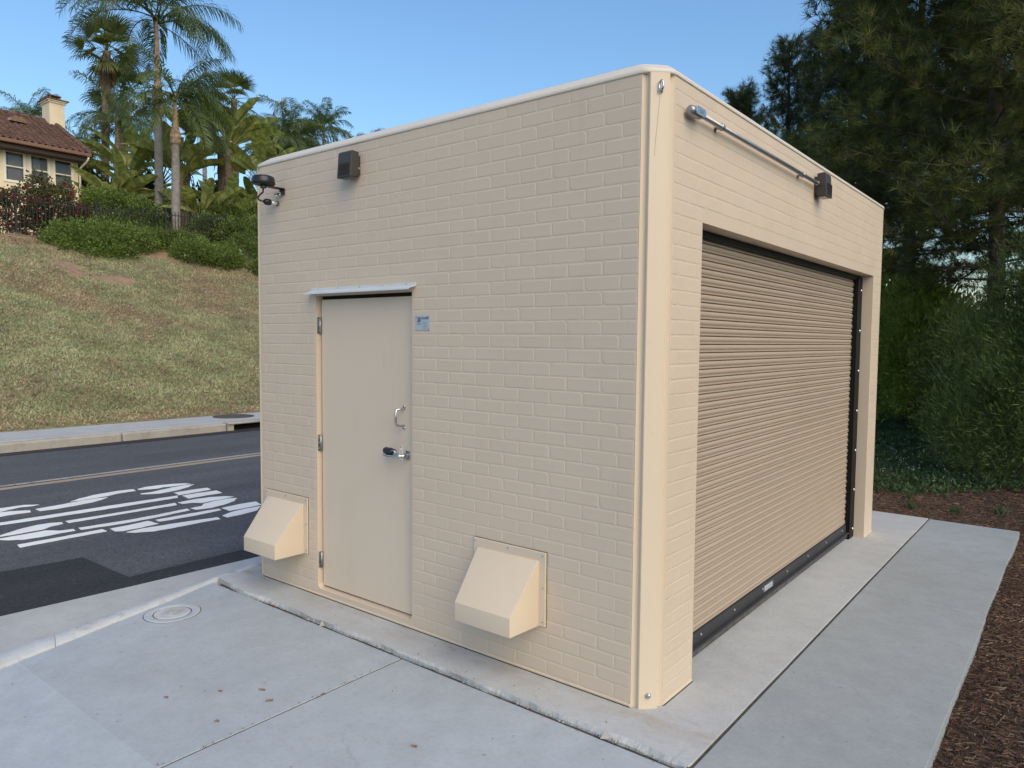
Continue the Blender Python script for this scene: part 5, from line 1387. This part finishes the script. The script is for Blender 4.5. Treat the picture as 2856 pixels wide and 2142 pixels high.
strelitzia((-25.8, 13.3, 4.8), (-25.8, 13.3, 5.9), 'low paddle-leaved plant near the shelter edge', 27, 18, 0.8, 1.1)
strelitzia((-29.6, 13.6, 5.0), (-29.6, 13.6, 8.6), 'paddle-leaved plant behind the others on the hill', 28, 20, 1.0)
strelitzia((-29.2, 15.0, 5.0), (-29.2, 15.0, 9.6), 'paddle-leaved plant in front of the small-headed fan palm', 30, 20, 1.1)
strelitzia((-27.0, 15.7, 5.0), (-27.0, 15.7, 8.0), 'paddle-leaved plant touching the shelter roof corner', 33, 17, 0.95)
strelitzia((-31.0, 13.2, 5.0), (-31.0, 13.2, 8.4), 'rearmost paddle-leaved plant between the tall trunks', 34, 18, 1.1)
strelitzia((-28.8, 16.4, 5.0), (-28.8, 16.4, 6.8), 'paddle-leaved plant partly hidden by the shelter corner', 29, 19, 0.95)

HL = lambda x, y, dz, rx, ry, rz: (x, y, gz(x, y) + dz, rx, ry, rz)
shrub('hedge', [HL(-25.7, 8.6, 1.35, 0.7, 0.75, 0.55), HL(-25.5, 9.4, 1.15, 0.7, 0.7, 0.55), HL(-25.3, 10.0, 0.9, 0.6, 0.5, 0.45), HL(-25.2, 8.9, 0.6, 0.6, 0.9, 0.5), HL(-25.2, 9.9, 0.4, 0.5, 0.7, 0.5)], 'bright green hedge spilling over the iron fence', 'hedge', 'shrub_bright', 2300, 8, 0.085, 0.05, 31, flowers=('white_flower', 26, 0.05, 0.03))
shrub('shrub', [HL(-23.4, 6.6, 0.25, 0.95, 0.75, 0.55), HL(-23.2, 7.5, 0.30, 1.0, 0.85, 0.62), HL(-23.3, 8.4, 0.25, 0.9, 0.7, 0.55), HL(-22.6, 7.4, 0.15, 0.7, 0.8, 0.45)], 'dense bright green shrub at the top of the slope, left', 'shrub', 'shrub_bright', 2800, 8, 0.075, 0.042, 32, floor=hill_z)
shrub('shrub', [HL(-23.7, 9.4, 0.18, 0.7, 0.9, 0.40), HL(-23.6, 10.3, 0.15, 0.6, 0.7, 0.35)], 'low green shrub under the middle of the fence', 'shrub', 'shrub_mid', 1300, 8, 0.07, 0.04, 33, floor=hill_z, flowers=('white_flower', 10, 0.05, 0.03))
shrub('shrub', [HL(-22.3, 10.0, 0.2, 0.65, 0.8, 0.42), HL(-22.0, 10.8, 0.2, 0.65, 0.75, 0.40), HL(-22.5, 11.2, 0.2, 0.5, 0.5, 0.38)], 'rounded green shrub lower on the slope, right', 'shrub', 'shrub_bright', 1700, 8, 0.07, 0.04, 34, floor=hill_z, flowers=('white_flower', 10, 0.05, 0.03))
shrub('hedge', [HL(-24.4, 12.6, 0.5, 0.8, 0.8, 0.7), HL(-24.0, 13.6, 0.5, 0.9, 0.9, 0.8), HL(-25.3, 13.0, 1.2, 0.8, 0.9, 0.8), HL(-25.2, 14.2, 1.3, 0.9, 0.9, 0.9), HL(-25.0, 11.9, 0.8, 0.5, 0.6, 0.6), HL(-23.6, 14.8, 0.4, 0.8, 0.9, 0.8)], 'tall loose green hedge with white flowers beside the shelter edge', 'hedge', 'shrub_mid', 4200, 8, 0.085, 0.045, 35, flowers=('white_flower', 60, 0.055, 0.035), floor=hill_z)
shrub('shrub', [HL(-21.4, 12.0, 0.2, 0.5, 0.5, 0.45), HL(-21.8, 12.8, 0.25, 0.6, 0.6, 0.5), HL(-22.9, 12.2, 0.3, 0.6, 0.6, 0.5)], 'green shrub touching the shelter edge on the slope', 'shrub', 'shrub_mid', 1500, 8, 0.075, 0.04, 36, flowers=('white_flower', 12, 0.05, 0.03), floor=hill_z)
shrub('hedge', [HL(-25.0, 17.0, 0.7, 1.0, 1.3, 0.9), HL(-25.4, 19.0, 0.9, 1.1, 1.3, 1.0), HL(-25.2, 21.2, 0.7, 1.0, 1.3, 0.9)], 'green hedge further along the hilltop behind the shelter', 'hedge', 'shrub_mid', 2000, 7, 0.12, 0.06, 38, floor=hill_z)
shrub('bougainvillea', [HL(-25.0, 5.7, 0.75, 0.6, 0.8, 0.75), HL(-25.1, 6.7, 0.9, 0.6, 0.75, 0.8), HL(-25.0, 7.4, 0.6, 0.5, 0.6, 0.55), HL(-25.4, 6.5, 1.55, 0.3, 0.4, 0.5), HL(-25.4, 7.3, 1.3, 0.25, 0.3, 0.55)], 'red flowering bougainvillea tangled behind the iron fence', 'shrub', 'boug_leaf', 1400, 6, 0.09, 0.06, 37, flowers=('boug_flower', 150, 0.08, 0.06), inner=0.3)
for k, (x, y, l) in enumerate(((-31.5, 9.9, 'dark bushy shrub filling the gap beside the house'), (-31.2, 15.6, 'dark bushy shrub behind the paddle-leaved plants'), (-31.6, 12.4, 'dark bushy shrub behind the palm trunks'), (-31.0, 18.5, 'dark bushy shrub below the bushy feather palm'))):
    shrub('shrub', [(x, y, 6.4, 1.0, 1.6, 1.9), (x + 0.3, y + 1.0, 5.9, 0.9, 1.2, 1.5), (x - 0.5, y + 0.3, 7.6, 0.8, 1.1, 1.1)], l, 'shrub', 'shrub_dark', 1500, 7, 0.20, 0.11, 41 + k, spread=0.14)

# slope vegetation: living green and dry brown tufts
rg = np.random.default_rng(77)
def cam_visible(P, margin=0.06):
    d = P - np.array(CAM); z = d @ np.array(_F); u = (d @ np.array(_R)) / z * 25.737 / 36; v = (d @ np.array(_U)) / z * 25.737 / 36
    return (z > 0.1) & (abs(u) < 0.5 + margin) & (abs(v) < 0.375 + margin)
n = 150000
x = rg.uniform(-24.6, -12.45, n); y = rg.uniform(-6, 20, n)
dist = np.sqrt((x - CAM[0]) ** 2 + (y - CAM[1]) ** 2)
P = np.stack([x, y, hill_z(x, y)], -1)
keep = cam_visible(P, 0.3)
for (cx, cy), rx, ry, _ in SCARS[:5]:
    keep &= (((x - cx) / rx) ** 2 + ((y - cy) / ry) ** 2 > rg.uniform(0.5, 1.15, n))
P = P[keep]
def fbm(x, y):
    return (np.sin(x * 0.9 + 1.3 * np.sin(y * 0.7)) + 0.8 * np.sin(y * 1.5 + 1.1 * np.sin(x * 1.3 + 2)) + 0.6 * np.sin(x * 2.7 - y * 2.1) + 0.5 * np.sin(x * 4.3 + y * 5.1) + 0.4 * np.sin(8 * x - 7.1 * y)) / 2.2
dry = fbm(P[:, 0], P[:, 1]) + 0.10 * (-P[:, 0] - 17.5) + rg.normal(0, 0.35, len(P)) > 0.40
dry |= (P[:, 0] > -12.75) & (rg.random(len(P)) < 0.75)
for nm, msk, mt, lb in (('slope_groundcover', ~dry, 'hill_green', 'short green ground cover over the slope'), ('dry_groundcover', dry, 'hill_dry', 'dry brown ground cover patches over the slope')):
    Q = P[msk]; per = 3
    Q = np.repeat(Q, per, 0) + rg.normal(0, 0.02, (len(Q) * per, 3)) * np.array([1, 1, 0.2])
    dd = rand_dirs(rg, len(Q)) * 0.8 + np.array([0.25, 0, 0.75])
    V, F_ = leaf_quads(Q, dd, rg.uniform(0.045, 0.10, len(Q)), rg.uniform(0.016, 0.030, len(Q)), rg, 0.2)
    o = obj_np(nm, V, F_, mt); tag(o, lb, 'ground cover', None, 'stuff')

n = 2600
x = rg.uniform(-24.3, -12.6, n); y = rg.uniform(-2, 16, n); P = np.stack([x, y, hill_z(x, y)], -1); k_ = cam_visible(P, 0.1) & (fbm(x * 1.7 + 3, y * 1.7) > -0.1); P = P[k_]
wd = rg.random(len(P)) < 0.5
for nm, msk, mt, lb in (('grass_tufts', wd, 'hill_green', 'taller green tufts scattered over the slope'), ('dry_stalks', ~wd, 'hill_dry', 'dry brown stalks and tufts scattered over the slope')):
    Q = P[msk]; per = 14
    Q = np.repeat(Q, per, 0) + rg.normal(0, 0.035, (len(Q) * per, 3)) * np.array([1, 1, 0.1])
    dd = rand_dirs(rg, len(Q)) * 0.75 + np.array([0.15, 0, 0.8])
    V, F_ = leaf_quads(Q, dd, rg.uniform(0.07, 0.19, len(Q)), rg.uniform(0.010, 0.018, len(Q)), rg, 0.2)
    o = obj_np(nm, V, F_, mt); tag(o, lb, 'grass', None, 'stuff')

# ================================================================== TREES ON THE RIGHT
def needles(T, A, per, L, w, rg, a0=0.35, a1=1.25):
    n = len(T) * per
    A = np.repeat(unit(A), per, 0); T = np.repeat(T, per, 0)
    side = unit(np.cross(A, rand_dirs(rg, n)))
    ang = rg.uniform(a0, a1, n)[:, None]
    d = A * np.cos(ang) + side * np.sin(ang)
    ln = (L * rg.uniform(0.75, 1.15, n))[:, None]
    b = T - A * (rg.random(n) * 0.35 * L)[:, None]
    p = unit(np.cross(d, rand_dirs(rg, n))) * w
    tip = b + d * ln + np.array([0, 0, -1.0]) * ln * 0.12
    V = np.stack([b - p, b + p, tip], 1).reshape(-1, 3)
    return V, np.arange(3 * n).reshape(n, 3)
def pine(base, top, r0, z0, rad, n_br, label, seed, mat='pine_needles', twigs=9, tuft=0.16, per=34, w=0.0016, up=0.4, group=None, lim=None, a1=1.25, tip_up=0.5, name='pine_tree'):
    rg = np.random.default_rng(seed); base, top = np.array(base, float), np.array(top, float)
    o = empty(name, tuple(base)); tag(o, label, 'pine tree', group)
    tr = MB(); npt = 14
    path = [base + (top - base) * t + np.array([0.08 * math.sin(5 * t + seed), 0.08 * math.cos(4 * t), 0]) for t in np.linspace(0, 1, npt)]
    tr.tube(path, [r0 * (1 - 0.9 * t) + 0.01 for t in np.linspace(0, 1, npt)], 10)
    tr.build('trunk', 'bark', o, True)
    lb = MB(); T, A = [], []
    H = top[2] - base[2]
    for k in range(n_br):
        t = (k + rg.random()) / n_br; z = z0 + (top[2] - z0) * t ** 0.95
        c = base + (top - base) * ((z - base[2]) / H)
        az = k * 2.399963 + rg.uniform(-.4, .4); L = rad(t) * rg.uniform(0.75, 1.12)
        e = rg.uniform(-0.15, 0.25) + up * t
        p = c.copy(); pts = [p.copy()]; S = 7
        for s in range(S):
            el = e - 0.12 + tip_up * (s / S) ** 2
            p = p + np.array([math.cos(az) * math.cos(el), math.sin(az) * math.cos(el), math.sin(el)]) * L / S; az += rg.uniform(-.09, .09); pts.append(p.copy())
        if lim is not None and not lim(pts[-1]): continue
        lb.tube(pts, [0.017 * (0.4 + 0.6 * L / 2.5) * (1 - 0.8 * s / S) for s in range(S + 1)], 5, False)
        for q in range(twigs):
            f = 0.14 + 0.86 * (q + rg.random()) / twigs; i = min(S - 1, int(f * S)); b0 = pts[i] + (pts[i + 1] - pts[i]) * (f * S - i)
            a2 = az + rg.uniform(-1.3, 1.3); e2 = rg.uniform(-0.35, 0.9); l2 = rg.uniform(0.22, 0.50) * (0.5 + 0.5 * L / 2.0)
            d2 = np.array([math.cos(a2) * math.cos(e2), math.sin(a2) * math.cos(e2), math.sin(e2)])
            m_ = b0 + d2 * l2 * 0.5; e_ = b0 + d2 * l2 + np.array([0, 0, 0.06])
            lb.tube([b0, m_, e_], [0.006, 0.005, 0.003], 3, False)
            for g_, ax in ((e_, d2 + np.array([0, 0, 0.7])), (m_, d2 + np.array([0, 0, 0.3])), (b0 + d2 * l2 * 0.75 + rg.normal(0, 0.05, 3), d2 + rg.normal(0, 0.5, 3))):
                T.append(g_); A.append(ax)
                if rg.random() < 0.7:
                    dv = rg.normal(0, 1, 3); dv[2] *= 0.6; T.append(g_ + unit(dv) * rg.uniform(0.08, 0.22)); A.append(ax + rg.normal(0, 0.5, 3))
        T.append(pts[-1]); A.append(pts[-1] - pts[-2] + np.array([0, 0, 0.2]))
    lb.build('branches', 'bark', o)
    V, F_ = needles(np.array(T), np.array(A), per, tuft, w, rg, 0.25, a1)
    obj_np('crown', V, F_, mat, o, False, per, seed)
    return o
pine((0.25, 9.4, -0.05), (0.05, 9.5, 11.5), 0.12, 2.35, lambda t: 3.0 - 1.5 * t, 165, 'large long-needled pine towering over the shrubs on the right', 51, twigs=20, tuft=0.19, per=28, w=0.0036)
pine((2.6, 13.0, -0.05), (2.5, 13.1, 10.5), 0.13, 2.7, lambda t: 2.8 - 1.4 * t, 90, 'second pine standing behind the large one at the right edge', 52, 'pine_needles', 12, 0.22, 20, 0.0055)
pine((-1.3, 12.6, -0.05), (-1.35, 12.7, 10.8), 0.13, 3.2, lambda t: 2.6 - 1.2 * t, 100, 'third pine filling the gap behind the large one', 53, 'pine_needles', 12, 0.24, 16, 0.0075)
pine((0.9, 14.2, -0.05), (0.9, 14.3, 11.5), 0.13, 3.5, lambda t: 2.9 - 1.3 * t, 110, 'rear pine seen between the nearer crowns', 54, 'pine_far', 12, 0.28, 15, 0.009)
for k, (b, t_, r_, l) in enumerate((((-6.4, 16.8, 0), 8.1, 1.25, 'leftmost upright conifer behind the shelter roof'), ((-5.55, 17.9, 0), 9.6, 1.3, 'tallest upright conifer in the row behind the roof'), ((-4.55, 17.4, 0), 9.3, 1.2, 'upright conifer third in the row behind the roof'), ((-3.3, 15.8, 0), 9.4, 1.5, 'upright conifer merging with the large pine'), ((-2.4, 14.2, 0), 8.3, 1.7, 'dense conifer tucked between the large pine and the row'))):
    pine(b, (b[0] + 0.1, b[1], t_), 0.14, 2.6, (lambda rr: (lambda t: rr * (1.05 - 0.75 * t ** 1.6)))(r_), 70, l, 60 + k, 'pine_far', 9, 0.20, 20, 0.0040, 0.9, 'upright conifers behind the shelter', None, 1.0, 1.0, 'conifer')

# narrow-leaved shrubs
bz = lambda x, y: float(bed_z(x, y))
def long_shrub(lobes, label, mat, seed, tips, per, L, Wd, **kw):
    return shrub('shrub', lobes, label, 'shrub', mat, tips, per, L, Wd, seed, kw.pop('group', None), None, kw.pop('inner', 0.35), kw.pop('up', 0.7), kw.pop('spread', 0.07), kw.pop('stem', 'twig'))
long_shrub([(0.75, 7.3, 0.75, 0.62, 0.7, 0.85), (0.5, 7.6, 1.5, 0.62, 0.6, 0.75), (1.05, 7.1, 1.5, 0.55, 0.6, 0.9), (0.95, 7.4, 2.2, 0.55, 0.55, 0.7), (0.30, 7.4, 0.6, 0.5, 0.5, 0.6)], 'dark narrow-leaved shrub right of the driveway end', 'willow_leaf', 71, 4200, 8, 0.085, 0.010)
long_shrub([(1.35, 6.9, 2.3, 0.42, 0.5, 0.9), (1.45, 6.8, 3.2, 0.32, 0.4, 0.75), (1.6, 7.0, 1.2, 0.6, 0.7, 1.2), (1.25, 6.9, 1.6, 0.4, 0.5, 0.8)], 'taller narrow-leaved shrub at the right edge', 'willow_leaf', 72, 3000, 8, 0.085, 0.011)
long_shrub([(-0.9, 11.2, 1.3, 0.65, 0.7, 1.1), (-1.4, 12.2, 1.5, 0.7, 0.7, 1.2), (-0.3, 11.6, 1.1, 0.6, 0.6, 1.0), (-0.75, 11.4, 2.1, 0.35, 0.4, 0.45)], 'yellow-green broad-leaved shrub beyond the end of the driveway', 'lime_leaf', 73, 3600, 8, 0.10, 0.030)
long_shrub([(-0.1, 9.4, 1.2, 0.55, 0.5, 0.95), (0.15, 9.0, 0.7, 0.5, 0.5, 0.7)], 'mid-green shrub with bare grey twigs between its neighbours', 'shrub_mid', 74, 1900, 8, 0.09, 0.022, stem='pale_twig')
for k, (x, y, h, l) in enumerate(((-3.6, 21, 2.5, 'dark far shrub behind the shelter corner'), (-1.6, 20, 2.2, 'dark far shrub left of centre beyond the pines'), (0.4, 19, 2.3, 'dark far shrub under the large pine'), (2.6, 18, 2.6, 'dark far shrub at the far right'), (-2.3, 16.0, 1.8, 'dark shrub close behind the yellow-green one'), (2.2, 10.0, 2.4, 'dark shrub hidden behind the right edge shrub'), (-5.2, 20.5, 2.6, 'dark far shrub at the foot of the upright conifers'))):
    shrub('shrub', [(x, y, h * 0.5, 1.2, 1.0, h * 0.55), (x + 0.8, y + 0.4, h * 0.42, 0.9, 0.9, h * 0.5)], l, 'shrub', 'shrub_dark', 1500, 7, 0.17, 0.08, 80 + k, spread=0.12)
long_shrub([(-1.9, 13.2, 2.3, 0.7, 0.7, 1.0), (-1.3, 13.0, 1.6, 0.8, 0.7, 1.1), (-2.2, 13.6, 1.4, 0.7, 0.7, 1.2)], 'pale yellow-green tall shrub right beside the far corner of the shelter', 'lime_leaf', 75, 2600, 8, 0.11, 0.035)
long_shrub([(1.5, 12.4, 2.4, 0.9, 0.8, 1.3), (2.2, 12.0, 2.0, 0.9, 0.8, 1.3), (0.9, 12.8, 1.6, 0.7, 0.7, 1.1)], 'tall mid-green shrub standing under the pines at the right', 'shrub_mid', 76, 2600, 8, 0.11, 0.032)
# bare twig in the shrubbery
bt = MB()
t0 = np.array([-0.30, 9.05, 0.9])
bt.tube([t0 - np.array([0, 0, 1]), t0, t0 + np.array([0.02, 0, 0.35])], [0.018, 0.014, 0.010], 6)
for d_ in ((0.16, 0, 0.22), (-0.18, 0, 0.2), (0.05, 0, 0.34), (0.3, 0.05, 0.15)): bt.tube([t0 + np.array([0.01, 0, 0.25]), t0 + np.array([0.01, 0, 0.25]) + np.array(d_) * 0.5, t0 + np.array([0.01, 0, 0.27]) + np.array(d_)], [0.008, 0.006, 0.003], 5)
o = bt.build('bare_branch', 'pale_twig'); tag(o, 'pale bare forked branch standing in front of the shrubs', 'branch')

# ground cover and mulch
rg = np.random.default_rng(5)
n = 9000
x = rg.uniform(-2.4, 1.9, n); y = rg.uniform(5.9, 15, n)
edge_ = 5.95 + 0.35 * np.sin(x * 2.1) + 0.5 * np.clip(x, 0, 2)
k_ = y > edge_ + rg.exponential(0.15, n) * 1.0
x, y = x[k_], y[k_]
P = np.repeat(np.stack([x, y, bed_z(x, y)], -1), 6, 0); P += rg.normal(0, 0.05, P.shape) * np.array([1, 1, 0.4]) + np.array([0, 0, 0.05])
V, F_ = leaf_quads(P, rand_dirs(rg, len(P)) + np.array([0, -0.2, 0.6]), rg.uniform(0.03, 0.075, len(P)), rg.uniform(0.012, 0.028, len(P)), rg)
o = obj_np('ground_cover', V, F_, 'ground_cover'); tag(o, 'low dark green ground cover beyond the mulch', 'ground cover', None, 'stuff')
n = 230
x = rg.uniform(-1.6, 0.6, n); y = rg.uniform(6.2, 10, n); k_ = y > 6.35 + 0.4 * np.abs(x + 0.3); x, y = x[k_], y[k_]
P = np.repeat(np.stack([x, y, bed_z(x, y) + 0.13], -1), 4, 0) + rg.normal(0, 0.010, (len(x) * 4, 3))
V, F_ = leaf_quads(P, rand_dirs(rg, len(P)) + np.array([0, -0.3, 0.8]), 0.016, 0.010, rg)
o = obj_np('small_white_flowers', V, F_, 'white_flower'); tag(o, 'scattered tiny white flowers over the dark ground cover', 'flowers', None, 'stuff')
def chips(n, x0, x1, y0, y1, cond, lmin, lmax, seed, name, label):
    rg = np.random.default_rng(seed)
    x = rg.uniform(x0, x1, n); y = rg.uniform(y0, y1, n); k_ = cond(x, y); x, y = x[k_], y[k_]; n = len(x)
    a = rg.uniform(0, math.pi, n); tl = rg.normal(0, 0.22, n); L = rg.uniform(lmin, lmax, n); w = rg.uniform(0.0018, 0.006, n); th = w * 0.5
    d = np.stack([np.cos(a) * np.cos(tl), np.sin(a) * np.cos(tl), np.sin(tl)], -1); s = np.stack([-np.sin(a), np.cos(a), 0 * a], -1); u = np.cross(d, s)
    c = np.stack([x, y, bed_z(x, y) + 0.006 + rg.random(n) * 0.014], -1)
    hv = []
    for (i, j) in ((-1, -1), (1, -1), (1, 1), (-1, 1)): hv.append(c + d * (L * 0.5 * i)[:, None] + s * (w * 0.5 * j)[:, None] + u * th[:, None] * (0.6 if j > 0 else 0))
    hv.append(c + u * (th * 1.6)[:, None] + d * (L * 0.46)[:, None]); hv.append(c + u * (th * 1.6)[:, None] - d * (L * 0.46)[:, None])
    V = np.stack(hv, 1).reshape(-1, 3); b = (np.arange(n) * 6)[:, None]
    F_ = np.concatenate([b + np.array([0, 1, 4, 5]), b + np.array([3, 5, 4, 2])], 0)
    o = obj_np(name, V, F_, 'mulch_chips'); tag(o, label, 'mulch', None, 'stuff')
chips(95000, 0.95, 3.2, -0.6, 7.2, lambda x, y: x > 0.972 + 0.0 * y, 0.012, 0.05, 1, 'wood_mulch', 'brown shredded wood mulch along the driveway strip')
chips(30000, -2.0, 2.5, 4.74, 7.4, lambda x, y: y > 4.735, 0.015, 0.06, 2, 'bark_mulch', 'brown bark mulch beyond the driveway end')
# small weeds in the mulch
for k, (x, y, l) in enumerate(((0.42, 5.35, 'small weed tuft nearest the driveway corner'), (-0.05, 5.75, 'small weed tuft in the middle of the mulch'), (0.05, 5.30, 'small weed tuft left of centre in the mulch'), (0.75, 5.6, 'small weed tuft at the right of the mulch'), (-0.5, 5.5, 'small weed tuft next to the shelter corner'))):
    rr = np.random.default_rng(k); n = 46
    P = np.repeat([[x, y, bz(x, y)]], n, 0) + rr.normal(0, 0.018, (n, 3)) * np.array([1, 1, 0])
    V, F_ = leaf_quads(P, rand_dirs(rr, n) * 0.55 + np.array([0, 0, 0.9]), rr.uniform(0.05, 0.12, n), 0.009, rr)
    o = obj_np('weed', V, F_, 'ground_cover'); tag(o, l, 'weed', 'weeds in the mulch')

# fallen leaves on the concrete
LV = [(-1.485, -0.891, 0.055, 0.6, 'curled tan fallen leaf on the walkway slab'), (-1.375, -0.925, 0.06, 1.2, 'long thin tan fallen leaf next to the curled one'), (-1.393, -1.166, 0.035, 2.2, 'small dark fallen leaf near the slab joint'), (-1.62, -1.02, 0.028, 0.2, 'red-brown fallen leaf in the middle of the slab'), (-1.245, -0.74, 0.04, 1.8, 'reddish fallen leaf caught in the slab joint'), (-1.75, -1.20, 0.02, 1.0, 'tiny dark fallen leaf on the left slab'), (-0.62, -0.78, 0.045, 0.35, 'tan fallen leaf at the bottom middle of the walkway')]
for k, (x, y, L, a, l) in enumerate(LV):
    L *= 0.5
    rr = random.Random(k); m = MB(); z = -0.0235; nseg = 6; rg1, rg2 = [], []
    for i in range(nseg + 1):
        t = i / nseg; c = (x + math.cos(a) * L * (t - .5) + 0.006 * math.sin(3 * t), y + math.sin(a) * L * (t - .5) + 0.012 * math.sin(3.1 * t)); w = 0.0034 * math.sin(math.pi * min(1, t + 0.02)) + 0.0008
        zc_ = z + 0.002 + 0.010 * abs(t - 0.5) * rr.uniform(0.5, 1.2)
        rg1.append((c[0] - math.sin(a) * w, c[1] + math.cos(a) * w, zc_ + 0.004)); rg2.append((c[0] + math.sin(a) * w, c[1] - math.cos(a) * w, zc_))
    m.rings([rg1, rg2], False)
    o = m.build('fallen_leaf', 'dry_leaf'); tag(o, l, 'leaf', 'fallen leaves on the concrete')
# specks of plant litter
rg = np.random.default_rng(9)
segs = []
n = 130
px_ = np.concatenate([rg.uniform(-2.6, 0.25, 60), rg.uniform(-3.0, 0.2, 30), rg.uniform(0.05, 0.95, 40)]); py_ = np.concatenate([rg.uniform(-2.2, -0.28, 60), rg.uniform(-0.25, -0.02, 30), rg.uniform(0.2, 4.6, 40)])
pz_ = np.concatenate([np.full(60, -0.0225), np.full(30, 0.0015), np.full(40, 0.0005)])
# litter gathered in the joints
jx = np.concatenate([rg.normal(-1.25, 0.006, 60), rg.uniform(-3.0, 0.25, 130)]); jy = np.concatenate([rg.uniform(-1.9, -0.27, 60), rg.normal(-0.262, 0.008, 130)])
px_ = np.concatenate([px_, jx]); py_ = np.concatenate([py_, jy]); pz_ = np.concatenate([pz_, np.full(190, -0.0215)])
a = rg.uniform(0, 3.14, len(px_)); L = rg.uniform(0.005, 0.024, len(px_))
P = np.stack([px_, py_, pz_ + 0.0015], -1)
V, F_ = leaf_quads(P, np.stack([np.cos(a), np.sin(a), rg.uniform(-.05, .15, len(a))], -1), L, 0.0035, rg, 0.3, np.repeat([[0, 0, 1.0]], len(a), 0))
o = obj_np('plant_litter', V, F_, 'dry_leaf'); tag(o, 'tiny bits of plant litter on the concrete', 'litter', None, 'stuff')
